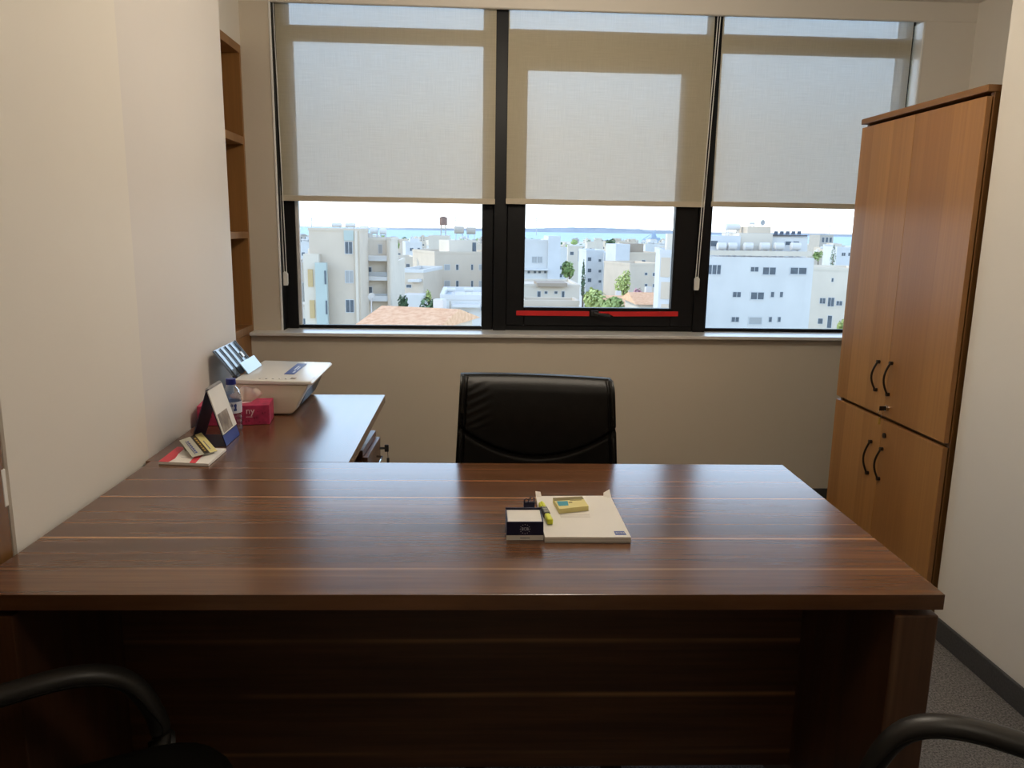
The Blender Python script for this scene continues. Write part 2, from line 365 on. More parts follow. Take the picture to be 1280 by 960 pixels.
# roller blinds
def blind(x0, x1, zb, label, chain_x=None, zc=1.15):
    o = thing('roller_blind', label, 'blind', ((x0+x1)/2, 3.99, 2.46), group='roller blinds in the window')
    b = BM()
    nx, nz = 16, 14
    V = [[b.verts.new((x0+(x1-x0)*i/nx, 3.996+.0008*math.sin(i*1.3), zb+(2.47-zb)*j/nz)) for i in range(nx+1)] for j in range(nz+1)]
    for j in range(nz):
        for i in range(nx): b.faces.new((V[j][i], V[j][i+1], V[j+1][i+1], V[j+1][i]))
    obj('blind_fabric', b, m_blind, o, True)
    b = BM(); box(b, x0-.002, x1+.002, 3.990, 4.002, zb-.026, zb, .002, 2); obj('bottom_bar', b, m_blindbar, o)
    b = BM(); tube(b, [(x0, 3.996, 2.472), (x1, 3.996, 2.472)], .022, 16); obj('roller_tube', b, m_blindbar, o, SM)
    if chain_x is not None:
        cx_, dx = chain_x
        b = BM()
        for s in (-1, 1): tube(b, [(cx_+s*.006, 3.985, 2.45), (cx_+s*.006+dx, 3.985, zc)], .0022, 6)
        obj('bead_chain', b, m_bead, o, SM)
        b = BM(); prism(b, [(cx_+dx-.012, zc-.062), (cx_+dx+.010, zc-.062), (cx_+dx+.013, zc-.05), (cx_+dx+.013, zc-.005), (cx_+dx+.006, zc+.006), (cx_+dx-.006, zc+.006), (cx_+dx-.013, zc-.005)], 'y', 3.974, 3.990, .002); obj('chain_weight', b, m_bead, o)
    return o
blind(-.918, .120, 1.545, 'left roller blind, half drawn over the left fixed window', (-.928, .014), 1.17)
blind(.178, 1.172, 1.548, 'middle roller blind, half drawn over the opening sash', (1.190, -.034), 1.17)
blind(1.212, 2.158, 1.552, 'right roller blind, partly behind the tall cabinet')

# ================================================================= CEILING LAMPS
LAMP = (31, 9)
for i, (x, y) in enumerate(((.35, 2.45), (.30, .40))):
    o = thing('ceiling_light', ['round opal ceiling light above the desk chair', 'round opal ceiling light above the visitor chairs'][i], 'light', (x, y, CEIL))
    b = BM(); lathe(b, [(.17, CEIL-.022), (.18, CEIL-.018), (.18, CEIL-.001)], x, y, 32); obj('lamp_base', b, m_white, o, SM)
    b = BM(); lathe(b, [(.001, CEIL-.088), (.06, CEIL-.085), (.11, CEIL-.072), (.145, CEIL-.050), (.158, CEIL-.022)], x, y, 32); obj('diffuser', b, m_lamp, o, SM)
    la = bpy.data.lights.new('ceiling_lamp', 'POINT'); la.shadow_soft_size = .11; la.energy = LAMP[i]; la.color = (1., .88, .72)
    lo = bpy.data.objects.new('ceiling_lamp', la); COL.objects.link(lo); lo.location = (x, y, CEIL-.21)

# ================================================================= TALL CABINET
CX, CY0, CY1, CH, CM = 1.628, 2.527, 3.338, 1.870, .690
cb = thing('tall_cabinet', 'tall orange-brown wooden cabinet with four doors in the right corner', 'cabinet', (1.85, 2.93, 0))
b = BM(); T = .018; XB = 2.07
box(b, CX+.022, XB, CY0, CY0+T, 0, CH-.02, .001, 1); box(b, CX+.022, XB, CY1-T, CY1, 0, CH-.02, .001, 1)
box(b, XB-.008, XB, CY0+T, CY1-T, .02, CH-.02); box(b, CX+.03, XB-.008, CY0+T, CY1-T, .06, .078); box(b, CX+.03, XB-.008, CY0+T, CY1-T, CM-.010, CM+.010)
obj('carcass', b, m_beech_d, cb)
b = BM(); box(b, CX-.004, XB, CY0-.003, CY1+.003, CH-.022, CH, .002, 1); obj('cabinet_top', b, m_beech_top, cb)
b = BM(); box(b, CX+.05, CX+.065, CY0+T, CY1-T, 0, .06); obj('plinth', b, m_beech_d, cb)
ym = 2.933
def cdoor(y0, y1, z0, z1, hy, hz0, hz1, lab, lock=None):
    b = BM(); box(b, CX, CX+.018, y0, y1, z0, z1, .0012, 2); dr = obj('cabinet_door', b, m_beech, cb, label=lab)
    b = BM(); pts = [(CX-.008-.020*math.sin(PI*k/18), hy, hz0+(hz1-hz0)*k/18) for k in range(19)]
    tube(b, pts, .0042, 8, up=Vector((0, 1, 0)))
    for z in (hz0, hz1): tube(b, [(CX, hy, z), (CX-.012, hy, z)], .0075, 10)
    obj('handle', b, m_dkmetal, dr, SM)
    if lock:
        b = BM(); tube(b, [(CX, lock[0], lock[1]), (CX-.006, lock[0], lock[1])], .010, 14); obj('lock', b, m_dkmetal, dr, SM)
    return dr
cdoor(CY0+.002, ym-.0008, CM+.010, CH-.035, 2.908, .792, .915, 'upper cabinet door nearer the camera')
cdoor(ym+.0008, CY1-.002, CM+.010, CH-.035, 3.002, .792, .905, 'upper cabinet door nearer the window')
cdoor(CY0+.002, ym-.0008, .07, CM-.006, 2.910, .450, .572, 'lower cabinet door nearer the camera', (2.905, .628))
cdoor(ym+.0008, CY1-.002, .07, CM-.006, 2.998, .446, .578, 'lower cabinet door nearer the window')
key = thing('cabinet_key', 'small brass key hanging in the upper cabinet lock', 'key', (CX-.01, 2.906, .737))
b = BM(); tube(b, [(CX+.0, 2.906, .737), (CX-.012, 2.906, .737)], .011, 14); obj('lock_barrel', b, m_chrome, key, SM)
b = BM(); box(b, CX-.034, CX-.012, 2.904, 2.908, .728, .746, .0015, 1); obj('key_bow', b, m_dkmetal, key)
b = BM(); tube(b, [(CX-.028+.009*math.cos(a), 2.906, .715+.014*math.sin(a)) for a in [2*PI*k/16 for k in range(16)]], .0013, 6, closed=True, up=Vector((0, 1, 0))); obj('key_ring', b, m_chrome, key, SM)
b = BM(); box(b, CX-.033, CX-.023, 2.904, 2.9075, .672, .702, .002, 1); obj('spare_key', b, m_gold, key)

# ================================================================= BUILT-IN SHELF (left niche)
SX, SY0, SY1 = -1.070, 3.054, 3.943
sh = thing('bookshelf', 'empty wooden wall shelf beside the left window', 'shelf', (-1.2, 3.45, 0))
b = BM(); box(b, -1.345, SX, SY1-.022, SY1, 0, 2.217, .001, 1); box(b, -1.345, SX, SY0, SY0+.022, 0, 2.217, .001, 1); obj('side_panel', b, m_beech_shelf, sh)
b = BM(); box(b, -1.345, -1.335, SY0+.022, SY1-.022, .02, 2.18); obj('back_panel', b, m_beech_d, sh)
b = BM(); box(b, -1.335, SX, SY0+.022, SY1-.022, 2.180, 2.217, .001, 1); obj('top_panel', b, m_beech_shelf, sh)
for z0, z1 in ((1.772, 1.808), (1.337, 1.368), (.882, .918)):
    b = BM(); box(b, -1.335, SX, SY0+.022, SY1-.022, z0, z1, .001, 1); obj('shelf_board', b, m_beech_shelf, sh)
b = BM(); box(b, SX-.018, SX+.001, SY0+.002, SY1-.002, .07, .880, .001, 1); dr = obj('cupboard_door', b, m_beech_shelf, sh)
b = BM(); tube(b, curve([(SX, 3.12, .60), (SX+.024, 3.12, .604), (SX+.03, 3.12, .65), (SX+.024, 3.12, .70), (SX, 3.12, .704)], 5), .0045, 8, up=Vector((0, 1, 0))); obj('handle', b, m_dkmetal, dr, SM)

# ================================================================= DESK
RA = -.0205
dk = thing('office_desk', 'large dark walnut office desk in the foreground', 'desk', (0, 0, 0), RA)
b = BM(); box(b, -.914, .838, 1.300, 2.102, .730, .760, .0012, 2); obj('desktop', b, m_desk, dk, local=True)
b = BM(); box(b, .752, .834, 1.304, 2.098, 0, .716, .003, 2); obj('side_panel', b, m_leg, dk, local=True)
b = BM(); box(b, -.905, -.828, 1.304, 2.098, 0, .716, .003, 2); obj('side_panel', b, m_leg, dk, local=True)
b = BM(); box(b, -.828, .752, 1.690, 1.708, .12, .729); obj('modesty_panel', b, m_mod, dk, local=True)
for x in (-.866, .79):
    for y in (1.40, 1.70, 2.0): b = BM(); tube(b, [(x, y, .714), (x, y, .731)], .012, 12); obj('spacer', b, m_chrome, dk, SM, local=True)
# return
rt = thing('desk_return', 'walnut side return of the desk along the left wall, carrying the printer', 'desk', (-.6, 2.55, 0))
def ly(x): # back edge of the main desk
    c, s = math.cos(RA), math.sin(RA); t_ = (x + 2.1025*s)/c; return t_*s + 2.1025*c
b = BM(); prism(b, [(-.885, ly(-.885)), (-.332, ly(-.332)), (-.327, 3.012), (-.880, 3.012)], 'z', .730, .760, .0012); obj('desktop', b, m_ret, rt)
b = BM(); box(b, -.868, -.55, 2.955, 2.985, 0, .729, .001, 1); obj('side_panel', b, m_ped, rt)
b = BM(); box(b, -.872, -.857, 2.16, 2.955, .30, .729, .001, 1); obj('modesty_panel', b, m_ped, rt)
# mobile pedestal
pd = thing('drawer_pedestal', 'walnut drawer pedestal under the desk return with a key in its lock', 'drawers', (-.56, 2.80, 0), -.045)
b = BM(); box(b, -.24, .197, -.145, .132, .06, .618, .001, 1); box(b, -.242, .200, -.147, .134, .618, .640, .001, 1); obj('pedestal_body', b, m_ped, pd, local=True)
for k, (z0, z1) in enumerate(((.44, .615), (.255, .435), (.065, .25))):
    b = BM(); box(b, .198, .216, -.145, .132, z0, z1, .001, 1); dr = obj('drawer', b, m_ped, pd, local=True)
    b = BM(); tube(b, [(.216, -.06, z1-.05), (.238, -.055, z1-.05), (.238, .035, z1-.05), (.216, .04, z1-.05)], .004, 8); obj('drawer_handle', b, m_chrome, dr, SM, local=True)
for x in (-.19, .16):
    for y in (-.11, .10):
        b = BM(); tube(b, [(x-.011, y, .025), (x+.011, y, .025)], .025, 16); tube(b, [(x, y, .03), (x, y, .062)], .008, 8); obj('castor', b, m_plast, pd, SM, local=True)
kk = thing('pedestal_key', 'dark key hanging from the lock of the drawer pedestal', 'key', (-.33, 2.92, .57))
kp = WM[pd.name] @ Vector((.216, .115, .575))
b = BM(); tube(b, [kp, kp+Vector((.028, 0, 0))], .0045, 8); box(b, kp.x+.018, kp.x+.034, kp.y-.004, kp.y+.004, kp.z-.014, kp.z+.014, .003, 2); obj('key_head', b, m_plast, kk)
b = BM(); tube(b, [kp+Vector((.03, 0, -.012)), kp+Vector((.031, 0, -.04))], .0012, 6); box(b, kp.x+.026, kp.x+.036, kp.y-.003, kp.y+.003, kp.z-.075, kp.z-.038, .002, 2); tube(b, [kp+Vector((.031, 0, -.074)), kp+Vector((.031, 0, -.11))], .002, 6); obj('spare_key', b, m_plast, kk)

# ================================================================= EXECUTIVE CHAIR
ec = thing('executive_chair', 'black leather executive chair behind the desk, backrest facing the camera', 'chair', (.200, 2.30, 0))
def back_pt(u, v, back=False):
    """u -1..1 across, v 0..1 up (z .47 .. .925)"""
    z = .47 + .497*v - .0066*u*v
    hw = .253 - .0265*v
    x = u*hw
    y = -.06 + .035*v + .030*(abs(u)**2.2)*-1.0        # wings wrap towards the sitter
    if back: y += .085
    else:
        # smile seam + roll of padding
        seam = .715 - .19*(1-u*u)
        dv = v-seam
        y += .016*math.exp(-(dv/.012)**2) - .010*math.exp(-((v-.80)/.16)**2)*(1-u**4) - .012*math.exp(-((v-.22)/.15)**2)*(1-u**4)
        g_ = abs(u)-.925
        y += .012*math.exp(-(g_/.012)**2)
        # small creases by the left edge
        if u < -.55 and .70 < v < .97: y += .0012*math.sin((v*1.0-u*.22)*120)*min(1, (-.55-u)*6)*(1 if u > -.9 else 0)
        y += .028*(max(0, v-.90)/.10)**3
    return (x, y, z)
b = BM(); nu, nv = 120, 160
F_ = [[b.verts.new(back_pt(-1+2*i/nu, j/nv)) for i in range(nu+1)] for j in range(nv+1)]
G_ = [[b.verts.new(back_pt(-1+2*i/nu, j/nv, True)) for i in range(nu+1)] for j in range(nv+1)]
for j in range(nv):
    for i in range(nu):
        b.faces.new((F_[j][i], F_[j][i+1], F_[j+1][i+1], F_[j+1][i])); b.faces.new((G_[j][i], G_[j+1][i], G_[j+1][i+1], G_[j][i+1]))
for j in range(nv):
    b.faces.new((F_[j][0], F_[j+1][0], G_[j+1][0], G_[j][0])); b.faces.new((F_[j][nu], G_[j][nu], G_[j+1][nu], F_[j+1][nu]))
for i in range(nu):
    b.faces.new((F_[0][i], G_[0][i], G_[0][i+1], F_[0][i+1])); b.faces.new((F_[nv][i], F_[nv][i+1], G_[nv][i+1], G_[nv][i]))
bmesh.ops.recalc_face_normals(b, faces=b.faces[:])
obj('backrest', b, m_leather, ec, math.radians(50), local=True)
b = BM()
for sgn in (-1, 1):
    tube(b, [Vector(back_pt(sgn*.955, j/20))+Vector((0, -.004, 0)) for j in range(1, 21)], .004, 6)
tube(b, [Vector(back_pt(-.95+1.9*i/30, 1))+Vector((0, .012, .001)) for i in range(31)], .004, 6)
obj('piping', b, m_leather, ec, SM, local=True)
b = BM(); box(b, -.24, .24, -.50, -.02, .40, .50, .035, 4); obj('seat', b, m_leather, ec, SM, local=True)
for sgn in (-1, 1):
    b = BM(); x = sgn*.268
    tube(b, curve([(x, -.02, .50), (x, -.04, .585), (x, -.10, .605), (x, -.30, .60), (x, -.37, .57), (x, -.36, .48), (x*.9, -.30, .42)], 6), .022, 10, .7); obj('armrest', b, m_plast, ec, SM, local=True)
b = BM(); box(b, -.10, .10, -.36, -.14, .375, .405, .005, 2); tube(b, [(0, -.25, .12), (0, -.25, .38)], .028, 16); obj('gas_lift', b, m_plast, ec, SM, local=True)
for k in range(5):
    a = 2*PI*k/5+.3; c, s = math.cos(a), math.sin(a)
    b = BM(); tube(b, [(0, -.25, .115), (.15*c, -.25+.15*s, .105), (.30*c, -.25+.30*s, .075)], [.03, .024, .016], 10); lg = obj('base_leg', b, m_plast, ec, SM, local=True)
    b = BM(); q = (.30*c, -.25+.30*s); tube(b, [(q[0]-.012*s, q[1]+.012*c, .028), (q[0]+.012*s, q[1]-.012*c, .028)], .028, 14); tube(b, [(q[0], q[1], .03), (q[0], q[1], .08)], .008, 8); obj('castor', b, m_plast, lg, SM, local=True)

# ================================================================= VISITOR CHAIRS (forward = local +x)
def visitor(label, loc, rz):
    o = thing('visitor_chair', label, 'chair', loc, rz)
    b = BM(); n = 28; prof = []
    for lvl, (gz, off) in enumerate(((.405, .03), (.412, .008), (.43, 0.), (.452, .0), (.468, .012), (.478, .04), (.482, .10))):
        ring = []
        for k in range(n):
            a = 2*PI*k/n; e = 2/4.2
            cx_, sx_ = math.cos(a), math.sin(a)
            ring.append(b.verts.new((math.copysign(abs(cx_)**e, cx_)*(.235-off), math.copysign(abs(sx_)**e, sx_)*(.25-off), gz)))
        prof.append(ring)
    for A, B in zip(prof, prof[1:]):
        for k in range(n): b.faces.new((A[k], A[(k+1) % n], B[(k+1) % n], B[k]))
    b.faces.new(prof[0][::-1]); b.faces.new(prof[-1])
    obj('seat', b, m_leather, o, SM, local=True)
    b = BM(); nu, nv = 14, 12; Fr, Bk = [], []
    for j in range(nv+1):
        v_ = j/nv; hw = .225*(1-.18*max(0, v_-.6)**1.2/.4)*(math.sqrt(max(0, 1-((v_-.86)/.14)**2))**.5 if v_ > .86 else 1)
        hw = max(hw, .05)
        row, rob = [], []
        for i in range(nu+1):
            u_ = -1+2*i/nu; x = -.235-.10*v_+.03*u_*u_+.012*math.cos(PI*u_/2)*math.sin(PI*v_); z = .50+.36*v_
            row.append(b.verts.new((x+.022, u_*hw, z))); rob.append(b.verts.new((x-.022, u_*hw, z)))
        Fr.append(row); Bk.append(rob)
    for j in range(nv):
        for i in range(nu):
            b.faces.new((Fr[j][i], Fr[j+1][i], Fr[j+1][i+1], Fr[j][i+1])); b.faces.new((Bk[j][i], Bk[j][i+1], Bk[j+1][i+1], Bk[j+1][i]))
        b.faces.new((Fr[j][0], Bk[j][0], Bk[j+1][0], Fr[j+1][0])); b.faces.new((Fr[j][nu], Fr[j+1][nu], Bk[j+1][nu], Bk[j][nu]))
    for i in range(nu):
        b.faces.new((Fr[0][i], Fr[0][i+1], Bk[0][i+1], Bk[0][i])); b.faces.new((Fr[nv][i], Bk[nv][i], Bk[nv][i+1], Fr[nv][i+1]))
    bmesh.ops.recalc_face_normals(b, faces=b.faces[:])
    obj('backrest', b, m_leather, o, SM, local=True)
    for s in (-1, 1):
        y = s*.272
        b = BM()
        path = curve([(.10, s*.235, .415), (.125, y, .455), (.110, y, .53), (.070, y, .592), (.0, y, .618), (-.10, y, .615), (-.20, y, .60), (-.275, y, .575), (-.285, s*.235, .55)], 7)
        tube(b, path, [.0235 if 8 < i < 50 else .017 for i in range(len(path))], 14, .78)
        ar = obj('armrest', b, m_plast, o, SM, local=True)
        b = BM(); p2 = [p+Vector((0, 0, -.006)) for p in path[5:57]]
        tube(b, p2, .0248, 10, .11); obj('arm_seam', b, m_leather, ar, SM, local=True)
    b = BM(); tube(b, [(-.22, 0, .42), (-.262, 0, .46), (-.275, 0, .53)], .02, 10, .5); obj('back_bracket', b, m_plast, o, SM, local=True)
    for sx_ in (-1, 1):
        for s in (-1, 1):
            b = BM(); tube(b, [(sx_*.17, s*.20, .41), (sx_*.21, s*.225, .012), (sx_*.21, s*.225, 0)], .012, 10); obj('leg', b, m_plast, o, SM, local=True)
    return o
visitor('black padded visitor chair at bottom left, arm under the desk edge', (-.566, 1.045, 0), math.atan2(.43, .9))
visitor('black visitor chair at bottom right, only its curved arm showing', (.66, .865, 0), math.atan2(.5, -.87))
# the mirrored chair faces left: its far arm is the +y/-y twin, both arms exist

# ================================================================= THINGS ON THE RETURN
# printer (user side faces +x)
PZ = .760
p = thing('printer', 'white inkjet printer on the far end of the desk return', 'printer', (-.69, 2.85, PZ))
b = BM(); prism(b, [(-.800, .764), (-.612, .764), (-.600, .772), (-.548, .866), (-.800, .870)], 'y', 2.662, 3.048, .008, 3); obj('printer_body', b, m_white, p, SM)
b = BM(); box(b, -.795, -.62, 2.672, 3.038, .7605, .766, .001, 1); obj('foot_plate', b, m_plast, p)
b = BM(); prism(b, [(-.795, .870), (-.540, .867), (-.533, .872), (-.540, .880), (-.795, .886)], 'y', 2.658, 3.052, .004, 3); lid = obj('scanner_lid', b, m_lid, p, SM)
b = BM(); prism(b, [(-.596, .783), (-.566, .845), (-.560, .845), (-.590, .783)], 'y', 2.72, 2.99, .001); obj('paper_exit', b, m_plast, p)
b = BM(); slab(b, [(-.655, 2.775, .8845), (-.620, 2.775, .8838), (-.620, 2.995, .8838), (-.655, 2.995, .8845)], .0012); st = obj('blue_sticker', b, m_blue, lid)
b = BM()
for k, (y0, y1, x0, x1) in enumerate(((2.80, 2.84, -.632, -.626), (2.86, 2.94, -.640, -.634), (2.86, 2.92, -.630, -.626))): slab(b, [(x0, y0, .8847), (x1, y0, .8846), (x1, y1, .8846), (x0, y1, .8847)], .0006)
obj('sticker_print', b, m_label, st)
for k in range(5): b = BM(); box(b, -.72+.022*k, -.712+.022*k, 2.680, 2.690, .8835, .8862, .001, 1); obj('button', b, m_alu, lid)
b = BM(); slab(b, [(-.615, 2.690, .8838), (-.598, 2.690, .8834), (-.598, 2.715, .8834), (-.615, 2.715, .8838)], .001); obj('ready_sticker', b, m_photo, lid)
# rear paper tray: leans back towards the wall
A0, A1 = Vector((-.803, 2.700, .884)), Vector((-.803, 2.945, .884)); U = Vector((-.070, .006, .092))
b = BM(); slab(b, [A0, A1, A1+U, A0+U], .006); tray = obj('paper_tray', b, m_tray, p)
for k in range(5):
    b = BM(); y = .006 + .055*k
    P = [A0+Vector((.002, y, .002))+U*f+Vector((0, (.016*max(0, f-.65)*-1), 0)) for f in (0, .3, .65, .97)]
    tube(b, P, .0024, 6); obj('tray_rib', b, m_trayd, tray)
b = BM(); tube(b, [A0+Vector((.002, .243, .002)), A0+U+Vector((.002, .238, .002))], .0024, 6)
obj('tray_rib', b, m_trayd, tray)
b = BM(); box(b, -.812, -.794, 2.696, 2.735, .880, .892, .002, 1); obj('tray_hinge', b, m_trayd, tray)
b = BM(); slab(b, [A0+U*.42+Vector((.004, .195, .003)), A0+U*.42+Vector((.004, .215, .003)), A0+U*.60+Vector((.004, .215, .003)), A0+U*.60+Vector((.004, .195, .003))], .002); obj('paper_guide', b, m_lid, tray)
b = BM(); slab(b, [(-.772, 2.752, .888), (-.772, 2.930, .888), (-.800, 2.932, .926), (-.800, 2.752, .926)][::1], .003); obj('tray_flap', b, m_flap, p)

# tissue box
tb = thing('tissue_box', 'magenta tissue box in front of the printer with a tissue sticking out', 'tissue box', (-.768, 2.575, PZ), .117)
b = BM(); box(b, -.112, .112, -.055, .055, .0008, .066, .002, 2); bx_ = obj('box', b, m_pink, tb, local=True)
b = BM()
random.seed(3)
for k in range(26):
    x, z = random.uniform(-.10, .105), random.uniform(.006, .045); r = random.uniform(.002, .004)
    vs = [b.verts.new((x+r*math.cos(a)*.7, -.0556, z+r*math.sin(a))) for a in [2*PI*i/6 for i in range(6)]]; b.faces.new(vs)
obj('printed_pattern', b, plain('dark_pink_print', (.24, .012, .045), .5), bx_, local=True)
obj('printed_word', text_bm('ny', .030, Matrix.Translation((.052, -.0555, .047)) @ Matrix.Rotation(PI/2, 4, 'X')), m_pink2, bx_, local=True)
b = BM(); box(b, .038, .058, -.0558, -.0552, .0270, .0285); obj('printed_line', b, m_pink2, bx_, local=True)
b = BM(); lathe(b, [(.0, .0662), (.05, .0664), (.052, .0668), (.0, .0670)], 0, 0, 28); bmesh.ops.scale(b, vec=(1, .5, 1), verts=b.verts[:]); obj('opening', b, m_pink2, bx_, local=True)
b = BM(); N = 14; R_ = []
for j in range(9):
    f = j/8; row = []
    for i in range(N+1):
        u = -1+2*i/N; w = .016+.030*math.sin(min(1, f*1.25)*PI*.55)*(1-.55*max(0, f-.65)/.35)
        row.append(b.verts.new((u*w*1.15+.004*f+.026+.010*f*f, .008*math.sin(u*4+f*3)+.004*math.cos(u*7), .066+.052*f-.012*u*u*f+.003*math.sin(5*u+f*4)*f)))
    R_.append(row)
for j in range(8):
    for i in range(N): b.faces.new((R_[j][i], R_[j][i+1], R_[j+1][i+1], R_[j+1][i]))
bmesh.ops.solidify(b, geom=b.faces[:], thickness=.001)
obj('tissue', b, m_tissue, tb, True, local=True)

# water bottle
wb = thing('water_bottle', 'clear plastic water bottle with blue cap beside the desk calendar', 'bottle', (-.744, 2.452, PZ))
b = BM(); lathe(b, [(.018, .0006), (.026, .0015), (.0290, .008), (.0290, .020), (.0275, .024), (.0290, .028), (.0290, .036), (.0275, .040), (.0290, .044), (.0290, .052), (.0278, .056), (.0292, .060), (.0292, .098), (.0285, .104), (.0290, .110), (.0275, .122), (.022, .134), (.0145, .143), (.0125, .147), (.0125, .152)], 0, 0, 28); bt = obj('bottle_body', b, m_bottle, wb, SM, local=True)
b = BM(); lathe(b, [(.0295, .062), (.0296, .063), (.0296, .097), (.0295, .098)], 0, 0, 28, False); lb = obj('label', b, m_label, wb, SM, local=True)
b = BM()
for k in range(9):
    a = -PI/2-.9+.2*k; r = .0299; h = (.010, .007, .011, .008)[k % 4]
    for z0 in (.070, .084):
        if k in (6,) and z0 < .08: continue
        q = [(r*math.cos(a+da), r*math.sin(a+da), z0+dz) for da, dz in ((-.06, 0), (.06, 0), (.06, h*.5), (-.02, h), (-.06, h*.7))]
        b.faces.new([b.verts.new(x) for x in q])
q = [(.0299*math.cos(-PI/2+.62+da), .0299*math.sin(-PI/2+.62+da), .07+dz) for da, dz in ((-.1, 0), (.1, 0), (.12, .022), (-.05, .022))]
b.faces.new([b.verts.new(x) for x in q])
obj('label_print', b, m_blue, lb, local=True)
b = BM(); lathe(b, [(.0, .1505), (.0150, .1505), (.0152, .152), (.0152, .167), (.0140, .1685), (.0, .1685)], 0, 0, 32, False)
obj('cap', b, m_cap, wb, SM, local=True)

# desk calendar
dc = thing('desk_calendar', 'standing tent-shaped desk calendar with navy back and a white page', 'calendar', (-.762, 2.355, PZ))
ca, cbk, cf = (-.760, .928), (-.816, .7612), (-.711, .7612)
Y0, Y1 = 2.268, 2.402
def lean(f, y): # front leg from apex to foot
    return Vector((ca[0]+(cf[0]-ca[0])*f, y, ca[1]+(cf[1]-ca[1])*f))
b = BM()
slab(b, [(ca[0], Y0, ca[1]), (cf[0], Y0, cf[1]), (cf[0], Y1, cf[1]), (ca[0], Y1, ca[1])], .0022)
slab(b, [(ca[0], Y1, ca[1]), (cbk[0], Y1, cbk[1]), (cbk[0], Y0, cbk[1]), (ca[0], Y0, ca[1])], .0022)
box(b, cbk[0], cf[0], Y0, Y1, .7604, .7616)
obj('stand', b, m_navy, dc)
n_ = Vector((.166, 0, .055)).normalized()
b = BM(); q = [lean(.02, Y0+.001)+n_*.0035, lean(.80, Y0+.001)+n_*.0035, lean(.80, Y1-.001)+n_*.0035, lean(.02, Y1-.001)+n_*.0035]; slab(b, q, .003); pg = obj('page', b, m_paper, dc)
b = BM(); q = [lean(.45, Y0+.008)+n_*.0045, lean(.78, Y0+.008)+n_*.0045, lean(.78, Y0+.095)+n_*.0045, lean(.45, Y0+.095)+n_*.0045]; slab(b, q, .0006); obj('printed_photo', b, m_photo, pg)
b = BM(); q = [lean(.82, Y0)+n_*.001, lean(1., Y0)+n_*.001, lean(1., Y1)+n_*.001, lean(.82, Y1)+n_*.001]; slab(b, q, .0008); obj('blue_band', b, m_blue, dc)
b = BM()
for k in range(18):
    y = Y0+.012+k*(Y1-Y0-.024)/17
    tube(b, [(ca[0]+.005*math.cos(a), y, ca[1]+.005*math.sin(a)) for a in [2*PI*i/10 for i in range(10)]], .0008, 5, closed=True, up=Vector((0, 1, 0)))
obj('wire_binding', b, m_alu, dc)

# booklet and leaflet
bl = thing('booklet', 'white and red booklet at the left desk edge under a leaflet', 'booklet', (-.768, 2.155, PZ))
Bq = [Vector((-.838, 2.090, .768)), Vector((-.699, 2.071, .768)), Vector((-.697, 2.221, .768)), Vector((-.840, 2.236, .768))]
def bi(u, v, dz=0.): return Bq[0].lerp(Bq[1], u).lerp(Bq[3].lerp(Bq[2], u), v)+Vector((0, 0, dz))
# seam lies over the joint of both desks
b = BM(); slab(b, [bi(0, 0), bi(1, 0), bi(1, 1), bi(0, 1)], .007); bk_ = obj('pages', b, m_paper, bl)
b = BM()
slab(b, [bi(0, 0, .0006), bi(.20, 0, .0006), bi(.14, .35, .0006), bi(.22, .6, .0006), bi(.16, 1, .0006), bi(0, 1, .0006)][:0] or [bi(0, 0, .0006), bi(.20, 0, .0006), bi(.18, 1, .0006), bi(0, 1, .0006)], .0006)
slab(b, [bi(.62, 0, .0006), bi(.74, 0, .0006), bi(.66, 1, .0006), bi(.50, 1, .0006)], .0006)
slab(b, [bi(.20, .0, .0006), bi(.24, .25, .0006), bi(.20, .5, .0006), bi(.18, .5, .0006)], .0006)
obj('red_print', b, m_redprint, bk_)
b = BM(); slab(b, [bi(.33, .32, .0007), bi(.52, .26, .0007), bi(.50, .31, .0007), bi(.38, .37, .0007)], .0006); obj('grey_print', b, m_alu, bk_)
lf = thing('leaflet', 'folded leaflet with grey, dark brown and yellow bands lying on the booklet', 'leaflet', (-.77, 2.19, .768))
Q = [Vector((-.754, 2.108, .7755)), Vector((-.706, 2.170, .7755)), Vector((-.792, 2.300, .794)), Vector((-.824, 2.212, .794))]
def qi(u, v, up=0.): 
    return Q[0].lerp(Q[1], u).lerp(Q[3].lerp(Q[2], u), v)+Vector((0, 0, up))
def band(u0, u1, v0, v1, mat, nm, par, dz=.0004, th=.0004):
    bb = BM(); slab(bb, [qi(u0, v0, dz), qi(u1, v0, dz), qi(u1, v1, dz), qi(u0, v1, dz)], th); return obj(nm, bb, mat, par)
b = BM(); slab(b, [qi(0, 0), qi(1, 0), qi(1, 1), qi(0, 1)], .0012)
f0, f1 = qi(0, .97, -.0008), qi(1, .97, -.0008)
slab(b, [f0, f1, Vector((f1.x+.02, f1.y-.02, .7688)), Vector((f0.x+.02, f0.y-.02, .7688))], .0008)
cv = obj('cover', b, m_grey_print, lf)
band(.48, .70, 0, 1, m_dk_print, 'dark_band', cv); band(.70, 1, 0, 1, m_yel2, 'yellow_band', cv)
b = BM()
for k in range(7): 
    v0 = .12+.11*k; slab(b, [qi(.56, v0, .0009), qi(.63, v0, .0009), qi(.63, v0+.07, .0009), qi(.56, v0+.07, .0009)], .0003)
obj('gold_print', b, m_gold, cv)
b = BM()
for k in range(7):
    v0 = .14+.10*k; slab(b, [qi(.22, v0, .0007), qi(.29, v0, .0007), qi(.29, v0+.065, .0007), qi(.22, v0+.065, .0007)], .0003)
slab(b, [qi(.16, .1, .0007), qi(.18, .1, .0007), qi(.18, .84, .0007), qi(.16, .84, .0007)], .0003)
slab(b, [qi(.80, .15, .0007), qi(.83, .15, .0007), qi(.83, .60, .0007), qi(.80, .60, .0007)], .0003)
obj('printed_lines', b, m_blue, cv)

